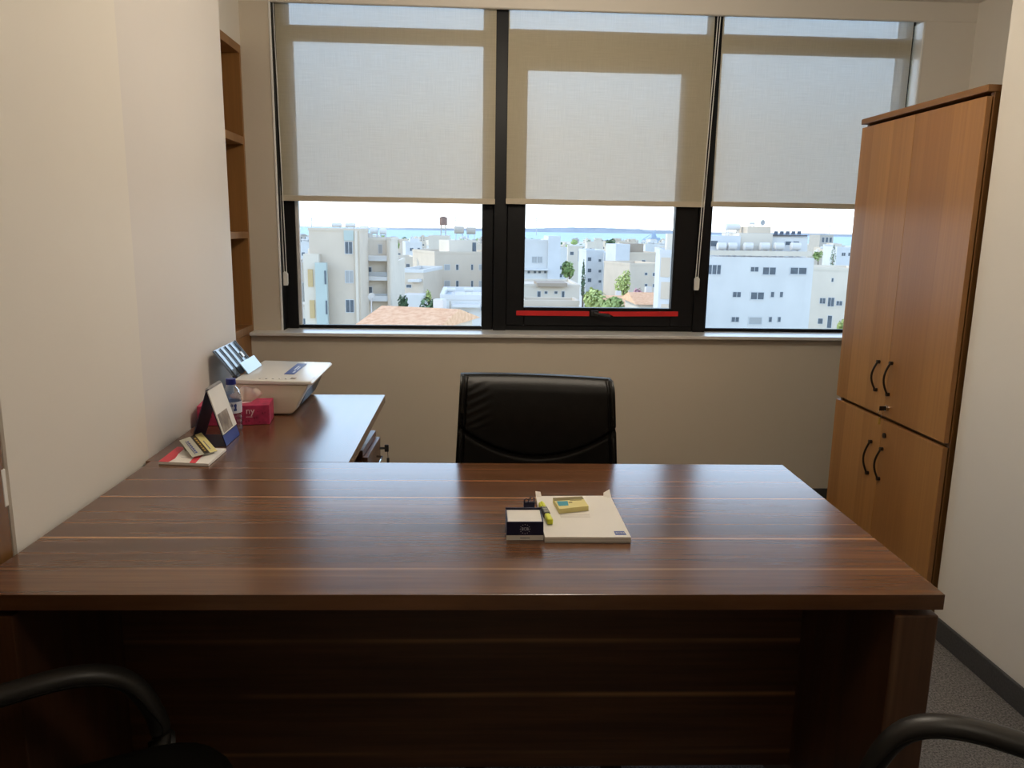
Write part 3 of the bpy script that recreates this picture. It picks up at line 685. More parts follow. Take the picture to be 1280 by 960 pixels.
# ================================================================= THINGS ON THE DESK
np_ = thing('notepad', 'white paper pad with a small blue logo lying on the desk', 'notepad', (.248, 1.665, PZ))
NQ = [Vector((.158, 1.533, .773)), Vector((.338, 1.530, .773)), Vector((.340, 1.790, .773)), Vector((.160, 1.788, .773))]
def ni(u, v, dz=0.): return NQ[0].lerp(NQ[1], u).lerp(NQ[3].lerp(NQ[2], u), v)+Vector((0, 0, dz))
b = BM(); slab(b, [ni(0, 0), ni(1, 0), ni(1, 1), ni(0, 1)], .0122); sh_ = obj('paper_stack', b, m_paper, np_)
b = BM()
for k in (.35, .68):
    bmz = -.0122*k
    slab(b, [ni(-.003, -.003, bmz), ni(1.003, -.003, bmz), ni(1.003, .02, bmz), ni(-.003, .02, bmz)], .0008)
obj('page_edge', b, plain('shaded_paper_edge', (.55, .50, .44), .8), sh_)
b = BM(); slab(b, [ni(.83, .045, .0004), ni(.96, .045, .0004), ni(.95, .125, .0004), ni(.83, .125, .0004)], .0003); lg = obj('logo', b, m_blue, sh_)
obj('logo_word', text_bm('ecos', .0105, Matrix.Translation(ni(.893, .085, .0006))), m_paper, lg)
b = BM(); slab(b, [ni(.0, .98, .0004), ni(.075, .98, .0004), ni(.065, 1.03, .008), ni(0, 1.04, .009)], .0006); obj('page_corner', b, m_paper, np_)
b = BM(); slab(b, [ni(.90, .97, .0004), ni(1., .94, .0004), ni(1.0, 1.05, .012), ni(.91, 1.01, .007)], .0006); obj('page_corner', b, m_paper, np_)
b = BM()
for k in range(3): slab(b, [ni(.25, .50-.03*k, .0003), ni(.62, .50-.03*k, .0003), ni(.62, .504-.03*k, .0003), ni(.25, .504-.03*k, .0003)], .0002)
obj('faint_print', b, plain('faint_grey_print', (.62, .59, .55), .8), sh_)

sn = thing('sticky_notes', 'pale yellow pad of sticky notes on the white notepad', 'sticky notes', (.234, 1.70, .773))
SQ = [Vector((.203, 1.668, .7845)), Vector((.272, 1.688, .7845)), Vector((.266, 1.752, .7845)), Vector((.196, 1.742, .7845))]
def si(u, v, dz=0.): return SQ[0].lerp(SQ[1], u).lerp(SQ[3].lerp(SQ[2], u), v)+Vector((0, 0, dz))
b = BM(); slab(b, [si(0, 0), si(1, 0), si(1, 1), si(0, 1)], .0112); sp_ = obj('sheets', b, m_yel2, sn)
b = BM(); slab(b, [si(0, .72, .0004), si(1, .72, .0004), si(1, 1, .0004), si(0, 1, .0004)], .0003); obj('printed_header', b, m_olive, sp_)
b = BM(); slab(b, [si(.04, .25, .0005), si(.36, .22, .0005), si(.42, .62, .0005), si(.06, .66, .0005)], .0003); obj('printed_picture', b, m_teal, sp_)
b = BM(); slab(b, [si(.42, .42, .0005), si(.54, .42, .0005), si(.54, .50, .0005), si(.42, .50, .0005)], .0003); slab(b, [si(.50, .62, .0005), si(.9, .62, .0005), si(.9, .66, .0005), si(.50, .66, .0005)], .0003); obj('printed_lines', b, m_olive, sp_)

hl = thing('highlighter', 'yellow highlighter pen with black band lying on the pad beside the memo box', 'highlighter', (.171, 1.655, .773), math.atan2(-.11, .010))
def rbox(x0, x1, w, h, bev=.003):
    bb = BM(); box(bb, x0, x1, -w, w, .0006, h, bev, 3); return bb
obj('barrel', rbox(.017, .056, .0066, .0140, .0045), m_yel, hl, SM, local=True)
obj('grip_band', rbox(-.026, .018, .0074, .0146), m_plast, hl, SM, local=True)
cp_ = obj('cap', rbox(-.056, -.025, .0070, .0142, .0045), m_yel, hl, SM, local=True)
b = BM(); box(b, -.052, -.020, -.0025, .0025, .0140, .0168, .001, 1); obj('clip', b, m_yel, cp_, local=True)
b = BM()
for k in range(4): box(b, -.020+.009*k, -.016+.009*k, -.005, .005, .0144, .0149)
obj('printed_lines', b, m_grey_print, hl, local=True)

mb = thing('memo_box', 'navy and white memo cube with a ring of stars beside the notepad', 'memo box', (.118, 1.586, PZ), -.01)
X0, X1, YA, YB = -.0385, .0385, -.038, .040
b = BM(); box(b, X0, X1, YA, YA+.0018, .0006, .0408); box(b, X0, X1, YB-.0018, YB, .0006, .044); box(b, X0, X0+.0018, YA+.0018, YB-.0018, .0006, .0408); box(b, X1-.0018, X1, YA+.0018, YB-.0018, .0006, .0408); box(b, X0, X1, YA, YB, .0006, .0020); hb = obj('holder', b, m_navy, mb, local=True)
b = BM(); box(b, X0+.0025, X1-.0025, YA+.0025, YB-.0025, .0021, .0392, .0006, 1); obj('paper_sheets', b, m_paper, mb, local=True)
b = BM(); box(b, X0-.0005, X1+.0005, YA-.0007, YA, .0006, .0110); obj('white_base_band', b, m_paper, hb, local=True)
RX = Matrix.Rotation(PI/2, 4, 'X')
obj('printed_word', text_bm('ECB', .0085, Matrix.Translation((0, YA-.0006, .0250)) @ RX), m_label, hb, local=True)
b = BM()
for k in range(12):
    a = 2*PI*k/12; cx_, cz = .0100*math.cos(a), .0250+.0100*math.sin(a)
    vs = []
    for i in range(10):
        r = .0014 if i % 2 == 0 else .0006; aa = PI/2+2*PI*i/10
        vs.append(b.verts.new((cx_+r*math.cos(aa), YA-.0006, cz+r*math.sin(aa))))
    b.faces.new(vs)
obj('star_ring', b, m_label, hb, local=True)
b = BM(); box(b, -.010, .010, YA-.0011, YA-.0007, .0048, .0064); obj('small_print', b, plain('small_grey_print', (.22, .22, .24), .6), hb, local=True)

cl = thing('binder_clip', 'small navy binder clip on the desk behind the memo box', 'clip', (.141, 1.742, PZ))
b = BM(); prism(b, [(-.007, .0006), (.007, .0006), (.002, .015), (-.002, .015)], 'x', -.013, .013, .0006); obj('clip_body', b, m_navy, cl, local=True)
for s in (-1, 1):
    b = BM(); tube(b, [(s*.007-.004, .004*s, .013), (s*.007-.005, .006*s, .022), (s*.007, .007*s, .026), (s*.007+.005, .006*s, .022), (s*.007+.004, .004*s, .013)], .0014, 6); obj('clip_loop', b, m_navy, cl, SM, local=True)

# ================================================================= OUTSIDE: the town below the window
GZ = -22.0
EXT = .68
def ext(name, col, var=.05, sc=.35, rough=.85): return plain(name, tuple(c*EXT for c in col), rough, var=var, nscale=sc, spec=.2)
e_tan = ext('render_tan', (.84, .71, .56)); e_cream = ext('render_cream', (.90, .80, .66)); e_white = ext('render_white', (.88, .86, .82)); e_grey = ext('render_grey', (.62, .56, .48))
e_white2 = ext('render_bright_white', (.86, .86, .85)); e_mint = ext('mint_glazing', (.60, .69, .64), rough=.4); e_pane = ext('dark_pane', (.16, .19, .22), .2, 1.5, .15); e_pane_w = ext('pale_shutter', (.55, .55, .53)); e_frame = ext('white_frame', (.80, .80, .79))
e_ochre = ext('ochre_blind', (.75, .55, .28)); e_brown = ext('brown_roof_slab', (.52, .42, .32)); e_dark = ext('dark_metal_roof', (.16, .15, .15)); e_blue = ext('blue_solar_panel', (.10, .115, .14), rough=.2)
e_steel = ext('pale_steel', (.72, .72, .72), rough=.4); e_rust = ext('rusty_brown', (.38, .25, .20), .2)
t = NT('terracotta_tiles'); v = t.coord((1, 1, 1)); w = t.add('ShaderNodeTexWave', bands_direction='X'); w.inputs['Scale'].default_value = 5.; w.inputs['Distortion'].default_value = .6; t.l(v, w.inputs['Vector'])
t.l(t.mix(.5, t.ramp(w.outputs['Fac'], [(.2, (.50, .24, .12)), (.8, (.78, .46, .26))]), t.ramp(t.noise(v, 3.5, 4), [(.3, (.55, .28, .15)), (.7, (.85, .58, .38))])), t.b.inputs['Base Color']); t.b.inputs['Roughness'].default_value = .9; e_tile = t.m
def leafm(name, a, c_):
    t = NT(name); t.l(t.ramp(t.noise(t.coord(), .9, 4), [(.3, a), (.7, c_)]), t.b.inputs['Base Color']); t.b.inputs['Roughness'].default_value = .7; t.b.inputs['Specular IOR Level'].default_value = .2; return t.m
e_leaf = leafm('leaves_green', (.16, .24, .07), (.34, .42, .16)); e_leaf_d = leafm('leaves_dark', (.06, .11, .06), (.15, .22, .11)); e_leaf_y = leafm('leaves_light', (.34, .40, .12), (.55, .60, .24)); e_bloom = leafm('bougainvillea_bloom', (.44, .20, .24), (.58, .36, .36)); e_trunk = ext('bark', (.22, .16, .11))
t = NT('town_ground'); v = t.coord(); t.l(t.ramp(t.noise(v, .035, 5, .6), [(.3, (.48, .45, .38)), (.5, (.62, .58, .50)), (.62, (.30, .34, .22)), (.75, (.68, .64, .57))]), t.b.inputs['Base Color']); t.b.inputs['Roughness'].default_value = 1; e_ground = t.m
t = NT('sea_water'); v = t.coord((.02, .004, 1)); t.l(t.ramp(t.noise(v, 1., 3), [(.3, (.30, .42, .50)), (.7, (.36, .48, .56))]), t.b.inputs['Base Color']); t.b.inputs['Roughness'].default_value = .55; t.b.inputs['Specular IOR Level'].default_value = .15; e_sea = t.m
e_hill = ext('far_hills', (.42, .47, .52), .15, .002)

b = BM(); vs = [b.verts.new(q) for q in ((-1400, 12, GZ), (2000, 12, GZ), (2000, 1750, GZ), (-1400, 1750, GZ))]; b.faces.new(vs); struct('ground', b, e_ground, 'pale town ground outside')
b = BM(); vs = [b.verts.new(q) for q in ((-30000, 1700, GZ-.6), (30000, 1700, GZ-.6), (30000, 45000, GZ-.6), (-30000, 45000, GZ-.6))]; b.faces.new(vs); o = obj('sea', b, e_sea); o['kind'] = 'structure'; o['label'] = 'strip of blue sea below the horizon'
b = BM(); random.seed(11); prev = None
for i in range(161):
    x = -1800+i*62.5; f = i/160
    h = (30+24*math.sin(f*5+.5)+10*math.sin(f*23)+6*random.random())*min(1, f*3.2)*(1. if f < .9 else (1-f)*10)
    h = max(1, h)+GZ
    a = b.verts.new((x, 9500, GZ-2)); c_ = b.verts.new((x, 9900+200*math.sin(i), h)); d_ = b.verts.new((x, 10600, GZ-2))
    if prev: b.faces.new((prev[0], a, c_, prev[1])); b.faces.new((prev[1], c_, d_, prev[2]))
    prev = (a, c_, d_)
o = obj('hills', b, e_hill, None, True); o['kind'] = 'structure'; o['label'] = 'low hazy headland across the bay'

class Bld:
    """a building whose front wall fills pixels u0..u1 with its roof edge at v, standing at distance Y"""
    def __init__(s, name, label, u0, u1, v, Y, mat, depth=12, phi=0., group=None, parapet=.5, pm=None):
        s.P0 = at(u0, v, Y); s.phi = math.radians(phi); s.d = Vector((math.cos(s.phi), math.sin(s.phi), 0)); s.n = Vector((-math.sin(s.phi), math.cos(s.phi), 0))
        s.o = thing(name, label, 'building', (s.P0.x, s.P0.y, GZ), s.phi, group)
        s.W = s.hit(u1, v)[0]; s.H = s.P0.z-GZ; s.D = depth
        b = BM(); box(b, 0, s.W, 0, depth, -.5, s.H)
        s.wall = obj('wall', b, mat, s.o, local=True)
        if parapet:
            b = BM(); t_ = .25; e = .06
            box(b, -e, s.W+e, -e, t_, s.H-.02, s.H+parapet); box(b, -e, s.W+e, depth-t_, depth+e, s.H-.02, s.H+parapet); box(b, -e, t_, t_, depth-t_, s.H-.02, s.H+parapet); box(b, s.W-t_, s.W+e, t_, depth-t_, s.H-.02, s.H+parapet)
            obj('parapet', b, pm or mat, s.o, local=True)
    def hit(s, u, v, off=0.):
        """local x, z of pixel on the plane parallel to the front at depth off"""
        d = ray(u, v); p0 = s.P0+s.n*off; t_ = (p0-CAMP).dot(s.n)/d.dot(s.n); q = CAMP+d*t_
        return (q-s.P0).dot(s.d), q.z-GZ
    def part(s, nm, u0, v0, u1, v1, mat, y0, y1, parent=None, down=None):
        x0, z1 = s.hit(u0, v0, y0); x1, z0 = s.hit(u1, v1, y0)
        if down is not None: z0 = down
        b = BM(); box(b, min(x0, x1), max(x0, x1), y0, y1, z0, z1); return obj(nm, b, mat, parent or s.o, local=True)
    def win(s, u0, v0, u1, v1, pane=None, off=0., nmull=1, frame=None):
        x0, z1 = s.hit(u0, v0, off); x1, z0 = s.hit(u1, v1, off); fr = max(.06, (x1-x0)*.06); y = off-.05
        b = BM(); box(b, x0, x1, y, off, z1-fr, z1); box(b, x0, x1, y-.04, off, z0, z0+fr); box(b, x0, x0+fr, y, off, z0+fr, z1-fr); box(b, x1-fr, x1, y, off, z0+fr, z1-fr)
        for k in range(nmull): xm = x0+(x1-x0)*(k+1)/(nmull+1); box(b, xm-fr*.4, xm+fr*.4, y, off, z0+fr, z1-fr)
        w = obj('window', b, frame or e_frame, s.o, local=True)
        b = BM(); box(b, x0+fr, x1-fr, off-.02, off-.005, z0+fr, z1-fr); obj('pane', b, pane or e_pane, w, local=True)
    def side_win(s, y0, y1, z0, z1):
        b = BM(); box(b, -.05, 0, y0, y1, z0, z0+.08); box(b, -.05, 0, y0, y1, z1-.08, z1); box(b, -.05, 0, y0, y0+.08, z0, z1); box(b, -.05, 0, y1-.08, y1, z0, z1); w = obj('window', b, e_frame, s.o, local=True)
        b = BM(); box(b, -.02, -.004, y0+.08, y1-.08, z0+.08, z1-.08); obj('pane', b, e_pane, w, local=True)
r1 = lambda x, y: (340+x/4.267, 230+y/4.267)      # crops the measurements were read from
r2 = lambda x, y: (600+x/4.267, 230+y/4.267)
r3 = lambda x, y: (840+x/4.267, 230+y/4.267)
def W4(B, R, x0, y0, x1, y1, **k): B.win(*R(x0, y0), *R(x1, y1), **k)
def P4(B, nm, R, x0, y0, x1, y1, mat, a, c_, **k): return B.part(nm, *R(x0, y0), *R(x1, y1), mat, a, c_, **k)

# --- left window
A = Bld('apartment_building', 'tall cream apartment block filling the left of the left window', *[r1(195, 0)[0], r1(466, 0)[0]], r1(0, 247)[1], 80, e_tan, 6.5, 0, parapet=.25)
W4(A, r1, 386, 305, 432, 375); W4(A, r1, 388, 460, 436, 530, pane=e_pane_w); W4(A, r1, 391, 615, 440, 687)
P4(A, 'glazed_strip', r1, 382, 247, 436, 303, e_mint, -.08, .0)
P4(A, 'side_wing', r1, 165, 372, 262, 800, e_cream, -1.0, 2.5, down=-.4)
P4(A, 'stair_tower', r1, 228, 420, 300, 800, e_mint, -1.6, -.9, down=-.4)
P4(A, 'window', r1, 190, 455, 219, 548, e_ochre, -1.12, -1.0); P4(A, 'window', r1, 200, 620, 229, 716, e_ochre, -1.12, -1.0)
P4(A, 'tower_window', r1, 278, 462, 290, 535, e_pane, -1.66, -1.58); P4(A, 'tower_window', r1, 285, 622, 296, 695, e_pane, -1.66, -1.58)
P4(A, 'pilaster', r1, 440, 252, 466, 800, e_cream, -.3, 0, down=-.4)
G = Bld('balcony_building', 'cream block with open balconies behind the tall apartment block', r1(462, 0)[0], r1(632, 0)[0], r1(0, 300)[1], 88, e_cream, 9, 0, parapet=.3)
P4(G, 'balcony', r1, 464, 382, 616, 412, e_white, -1.2, 0); P4(G, 'balcony', r1, 466, 492, 618, 516, e_white, -1.2, 0); P4(G, 'balcony', r1, 468, 596, 620, 626, e_white, -1.2, 0)
P4(G, 'railing', r1, 466, 468, 616, 492, e_pane_w, -1.2, -1.12); P4(G, 'railing', r1, 468, 584, 620, 596, e_pane_w, -1.2, -1.12)
W4(G, r1, 470, 440, 535, 488); W4(G, r1, 472, 545, 538, 595); W4(G, r1, 566, 322, 590, 372, nmull=0, pane=e_pane_w)
P4(G, 'pillar', r1, 612, 290, 632, 800, e_tan, -1.3, 0, down=-.4)
P4(G, 'roof_frame', r1, 470, 262, 520, 296, e_grey, 2, 5)
H = Bld('narrow_building', 'narrow beige house beside the balcony block', r1(632, 0)[0], r1(672, 0)[0], r1(0, 430)[1], 100, e_cream, 10, 0)
W4(H, r1, 640, 565, 652, 590, nmull=0); W4(H, r1, 655, 565, 667, 590, nmull=0)

def tilehouse(label, R, x0, x1, yr, ye, yb, Y, mat=e_cream, phi=0):
    """house with a terracotta roof: ridge at yr, eaves at ye"""
    u0, ve = R(x0, ye); u1, vr = R(x1, yr); DP = 6.5
    B = Bld('tiled_house', label, u0, u1, ve, Y, mat, DP, phi, parapet=0)
    _, zr = B.hit(u0, vr, DP/2); h = min(1.8, max(.75, zr-B.H)); b = BM(); e = .4
    prism(b, [(-e, B.H-.1), (DP+e, B.H-.1), (DP/2, B.H+h)], 'x', -e, B.W+e); obj('roof', b, e_tile, B.o, local=True)
    b = BM(); box(b, B.W*.7, B.W*.7+.6, DP*.5, DP*.5+.6, B.H, B.H+h+.5); obj('chimney', b, e_white, B.o, local=True)
    x = B.W*.3; b = BM(); box(b, x, x+1.4, -.05, 0, B.H-2.2, B.H-.9); obj('window', b, e_pane, B.o, local=True)
tilehouse('low house with orange tiled roof below the left window', r1, 482, 850, 655, 748, 800, 44, phi=-20)
tilehouse('tiled roof house among trees below the middle window', r2, 640, 800, 600, 640, 700, 90)
tilehouse('small orange-roofed house right of the green trees', r2, 848, 955, 578, 635, 700, 72)

B2 = Bld('apartment_building', 'tan corner block with two window rows at right of the left window', r1(868, 0)[0], r1(1215, 0)[0], r1(0, 372)[1], 140, e_tan, 14, 20, parapet=.4)
for y0, y1 in ((428, 460), (515, 553)):
    W4(B2, r1, 918, y0, 950, y1, nmull=0, pane=e_pane_w); W4(B2, r1, 980, y0, 996, y1, nmull=0); W4(B2, r1, 1060, y0, 1074, y1, nmull=0); W4(B2, r1, 1103, y0, 1136, y1, nmull=0, pane=e_pane_w)
for z in (5, 8.4, 11.8):
    B2.side_win(2, 3, z, z+1.4); B2.side_win(8, 9, z, z+1.4)
P4(B2, 'roof_block', r1, 945, 300, 1092, 372, e_cream, 3, 9, down=B2.H); P4(B2, 'roof_door', r1, 1070, 312, 1088, 372, e_pane, 2.9, 3.0, down=B2.H)
B2b = Bld('distant_block', 'beige roof storey behind the tan corner block under the water tower', r1(835, 0)[0], r1(942, 0)[0], r1(0, 288)[1], 165, e_cream, 12, 0)
Lw = Bld('low_building', 'low white flat-roofed building in front of the tan corner block', r1(900, 0)[0], r1(1200, 0)[0], r1(0, 615)[1], 58, e_white, 8, 0, parapet=.35)
W4(Lw, r1, 985, 678, 1052, 742, nmull=2); W4(Lw, r1, 1110, 650, 1140, 680, nmull=0)
P4(Lw, 'canopy', r1, 960, 648, 1110, 660, e_white, -1.5, 0); P4(Lw, 'porch_post', r1, 945, 625, 955, 800, e_grey, -1.0, -.85, down=0)
Mi = Bld('low_building', 'stepped white and tan house in the middle of the left window', r1(680, 0)[0], r1(808, 0)[0], r1(0, 470)[1], 125, e_tan, 12, -12, parapet=.5, pm=e_white)
W4(Mi, r1, 715, 535, 745, 555, nmull=0); W4(Mi, r1, 770, 505, 800, 520, nmull=0); P4(Mi, 'terrace', r1, 690, 590, 808, 640, e_white, -4, 0, down=0); P4(Mi, 'awning', r1, 725, 510, 785, 524, e_white, -1.5, 0)
Mj = Bld('distant_block', 'white block high in the middle of the left window below the sea', r1(712, 0)[0], r1(800, 0)[0], r1(0, 318)[1], 230, e_white, 14, 8)
W4(Mj, r1, 735, 340, 755, 358); W4(Mj, r1, 775, 340, 790, 360, nmull=0); P4(Mj, 'roof_block', r1, 735, 292, 788, 318, e_white, 3, 8, down=Mj.H)
Mk = Bld('distant_block', 'beige house with long terrace between the balcony block and the white block', r1(640, 0)[0], r1(765, 0)[0], r1(0, 400)[1], 170, e_cream, 12, 10)
W4(Mk, r1, 665, 425, 690, 445); W4(Mk, r1, 715, 425, 735, 445)

# --- middle window
B3 = Bld('white_building', 'white block at the left edge of the middle window', r2(205, 0)[0], r2(365, 0)[0], r2(0, 306)[1], 130, e_white, 12, 0, parapet=.3)
P4(B3, 'stair_block', r2, 365, 277, 417, 800, e_white2, -.5, 8, down=0)
W4(B3, r2, 276, 386, 304, 422, pane=e_pane_w); W4(B3, r2, 306, 386, 333, 422, pane=e_pane_w); P4(B3, 'balcony', r2, 235, 452, 365, 462, e_white2, -1.2, 0)
for x in (252, 285, 310, 340): W4(B3, r2, x, 462, x+16, 478, nmull=0)
B4 = Bld('tan_building', 'low tan building with brown roof room at lower left of the middle window', r2(200, 0)[0], r2(532, 0)[0], r2(0, 545)[1], 95, e_cream, 10, 0, parapet=.3)
P4(B4, 'roof_room', r2, 305, 528, 466, 548, e_brown, -1.0, 4)
for x0, x1, y1 in ((304, 325, 610), (342, 362, 588), (395, 415, 588), (434, 452, 608)): W4(B4, r2, x0, 570, x1, y1, nmull=0)
B4b = Bld('low_building', 'flat tan roof with parapet at the bottom of the middle window', r2(230, 0)[0], r2(528, 0)[0], r2(0, 640)[1], 80, e_tan, 4, 0, parapet=.4)
B5 = Bld('white_building', 'tall white block with cream corner in the centre of the middle window', r2(568, 0)[0], r2(662, 0)[0], r2(0, 362)[1], 200, e_white2, 14, 0)
P4(B5, 'stair_block', r2, 662, 366, 725, 800, e_white2, -1.0, 10, down=0); P4(B5, 'side_wing', r2, 722, 376, 748, 800, e_tan, -.5, 10, down=0)
for y in (390, 450, 502): W4(B5, r2, 574, y, 594, y+22, nmull=0)
for y in (400, 457, 512): W4(B5, r2, 632, y, 647, y+16, nmull=0)
for y in (406, 462, 520, 577): B5.win(*r2(690, y), *r2(703, y+14), off=-1.0, nmull=0)
B6 = Bld('tan_building', 'tan block with a bright white left side in the middle window', r2(800, 0)[0], r2(975, 0)[0], r2(0, 436)[1], 160, e_tan, 13, 14, parapet=.5)
for y0, y1 in ((472, 488), (532, 548)): W4(B6, r2, 878, y0, 893, y1, nmull=0); W4(B6, r2, 920, y0, 950, y1+4)
for z in (6, 9.2): B6.side_win(4, 5.2, z, z+1.4)
B6b = Bld('distant_block', 'stepped tan block behind the tan building in the middle window', r2(765, 0)[0], r2(962, 0)[0], r2(0, 375)[1], 185, e_tan, 10, 10)
P4(B6b, 'roof_block', r2, 798, 318, 870, 375, e_brown, 1, 6, down=B6b.H); P4(B6b, 'roof_block', r2, 726, 320, 798, 390, e_white2, -1, 6, down=0)
W4(B6b, r2, 776, 402, 792, 428, nmull=0); W4(B6b, r2, 862, 405, 882, 425, nmull=0)
B7 = Bld('white_building', 'white building with deep tan balconies at right edge of the middle window', r2(962, 0)[0], r2(1090, 0)[0], r2(0, 372)[1], 62, e_white2, 9, -11, parapet=.3)
for y0, y1 in ((392, 496), (522, 614), (640, 720)): P4(B7, 'loggia', r2, 967, y0, 1012, y1, e_tan, -.06, .0)
P4(B7, 'roof_block', r2, 1000, 265, 1030, 372, e_cream, 2, 5, down=B7.H)
B8 = Bld('distant_block', 'beige block with dark right side behind the trees in the middle window', r2(470, 0)[0], r2(548, 0)[0], r2(0, 338)[1], 250, e_cream, 16, -6)
W4(B8, r2, 522, 356, 546, 414, nmull=0, pane=e_grey); W4(B8, r2, 480, 360, 500, 380, nmull=0); P4(B8, 'roof_block', r2, 480, 325, 560, 338, e_white, 2, 8, down=B8.H)

# --- right window
B9 = Bld('white_building', 'large white block filling the right window with three rows of small windows', r3(120, 0)[0], r3(760, 0)[0], r3(0, 386)[1], 95, e_white, 15, 0, parapet=0)
P4(B9, 'parapet', r3, 120, 352, 745, 387, e_cream, -.10, .2); 
for q in ((418, 440, 462, 470), (482, 440, 555, 488), (628, 440, 720, 487), (323, 573, 368, 606), (418, 573, 492, 620), (526, 573, 545, 606), (574, 573, 592, 606), (316, 707, 358, 738), (515, 707, 533, 738), (563, 707, 580, 738)): W4(B9, r3, *q, nmull=1 if q[2]-q[0] > 30 else 0)
W4(B9, r3, 408, 707, 480, 752, pane=e_pane_w, nmull=0); W4(B9, r3, 190, 427, 262, 486, nmull=2)
P4(B9, 'roof_storey', r3, 200, 275, 362, 352, e_white2, 2.5, 9, down=B9.H); P4(B9, 'roof_storey', r3, 360, 262, 532, 352, e_cream, 3, 10, down=B9.H); P4(B9, 'lift_block', r3, 405, 226, 526, 264, e_tan, 4, 8)
P4(B9, 'roof_storey', r3, 533, 278, 720, 352, e_white, 3.5, 11, down=B9.H); P4(B9, 'flat_roof', r3, 528, 270, 722, 280, e_dark, 3.2, 11.2)
B9.win(*r3(603, 304), *r3(635, 328), off=3.5, nmull=0); B9.win(*r3(645, 304), *r3(678, 328), off=3.5, nmull=0); B9.win(*r3(205, 300), *r3(244, 335), off=2.5, nmull=0)
B10 = Bld('cream_building', 'sunlit cream house right of the large white block', r3(752, 0)[0], r3(1010, 0)[0], r3(0, 458)[1], 125, e_cream, 12, -16, parapet=.4)
W4(B10, r3, 788, 606, 818, 640); W4(B10, r3, 832, 604, 864, 655); W4(B10, r3, 876, 622, 908, 650); W4(B10, r3, 778, 715, 804, 748, nmull=0); W4(B10, r3, 850, 500, 862, 524, nmull=0); W4(B10, r3, 830, 700, 850, 770, nmull=0)
B11 = Bld('distant_block', 'grey high block by the sea in the right window', r3(790, 0)[0], r3(862, 0)[0], r3(0, 274)[1], 620, e_grey, 20, 0)
for k in range(3): W4(B11, r3, 800+20*k, 284, 812+20*k, 312, nmull=0)
B12 = Bld('distant_block', 'white block between the cypress and the tall cabinet', r3(880, 0)[0], r3(1000, 0)[0], r3(0, 345)[1], 240, e_white2, 14, -8)
W4(B12, r3, 905, 365, 925, 385); W4(B12, r3, 940, 365, 960, 385)

# roof gear ------------------------------------------------------------------
def tank(label, u, v0, v1, Y, panel=True, mat=e_white, z=None, wf=.62):
    """solar water heater: lying drum on a steel frame, tilted panel"""
    top = at(u, v0, Y); bot = at(u, v1, Y); z0 = bot.z if z is None else GZ+z; h = top.z-z0
    o = thing('water_heater', label, 'water tank', (top.x, Y, z0), 0, 'solar water heaters on the roofs')
    r = h*.27; w = h*wf
    b = BM(); tube(b, [(-w, 0, h-r), (-w*.93, 0, h-r), (w*.93, 0, h-r), (w, 0, h-r)], [r*.8, r, r, r*.8], 14); obj('tank', b, mat, o, SM, local=True)
    b = BM(); k = .03*h
    for sx_ in (-1, 1):
        for y in (-.25*h, .25*h): tube(b, [(sx_*w*.7, y*1.5, 0), (sx_*w*.7, y*.5, h-1.7*r)], k, 6)
        tube(b, [(sx_*w*.7, -.4*h, .06*h), (sx_*w*.7, .4*h, .06*h)], k, 6)
    obj('frame', b, e_steel, o, local=True)
    if panel: b = BM(); slab(b, [(-w, -.9*h, .05*h), (w, -.9*h, .05*h), (w, -.35*h, .55*h), (-w, -.35*h, .55*h)], .05*h); obj('panel', b, e_blue, o, local=True)
    return o
Rz = lambda R, x, y: R(x, y)
def T(label, R, x, y0, y1, Y, **k): u, v0 = R(x, y0); _, v1 = R(x, y1); return tank(label, u, v0, v1, Y, **k)
T('white water heater on the low white roof, left of the pair', r1, 956, 553, 612, 62, panel=False, z=Lw.H); T('white water heater on the low white roof, right of the pair', r1, 1050, 553, 612, 62, panel=False, z=Lw.H)
T('dark panelled water heater beside the water tower', r1, 998, 226, 300, 147, panel=False, mat=e_grey, z=B2.hit(*r1(1000, 300), 3)[1], wf=.36); T('dark panelled water heater rightmost on the tan corner block', r1, 1062, 231, 300, 147.5, panel=False, mat=e_grey, z=B2.hit(*r1(1000, 300), 3)[1], wf=.36)
for i, x in enumerate((345, 418)): T(['water heater on the tall apartment block, left one', 'water heater on the tall apartment block, right one'][i], r1, x, 207, 245, 83.5, panel=False, z=A.H)
for i, x in enumerate((492, 545, 592)): T(['water heater on the balcony block, nearest the apartment block', 'water heater on the balcony block, in the middle of three', 'water heater on the balcony block, nearest the sea view'][i], r1, x, 224+6*i, 258+8*i, 95, panel=False, z=G.H, wf=.3)
for i, x in enumerate((265, 322, 408, 495, 572, 660)):
    T(['first', 'second', 'third', 'fourth', 'fifth', 'last'][i]+' water heater from the left on the edge of the large white block', r3, x, 312, 350, 96.6, panel=False, z=B9.H, wf=.32)
T('water heater on the white roof storey at left of the right window', r3, 325, 212, 274, 101, panel=False, z=B9.hit(*r3(300, 275), 2.5)[1]); T('water heater beside the satellite dish in the right window', r3, 428, 204, 227, 101, panel=False, z=B9.hit(*r3(420, 226), 4)[1])
for i in range(5):
    x = 548+31*i; u, v = r3(x, 269); q = at(u, v, 102)
    o = thing('solar_panel', ['first', 'second', 'third', 'fourth', 'fifth'][i]+' tilted solar panel from the left on the dark flat roof', 'solar panel', tuple(q), 0, 'solar panels on the dark flat roof')
    b = BM(); slab(b, [(-.25, -.3, .04), (.25, -.3, .04), (.62, .5, .42), (.12, .5, .42)], .06); obj('panel', b, e_blue, o, local=True)
    b = BM(); tube(b, [(.15, .45, 0), (.15, .45, .38)], .03, 6); tube(b, [(.55, .45, 0), (.55, .45, .38)], .03, 6); obj('stand', b, e_steel, o, local=True)
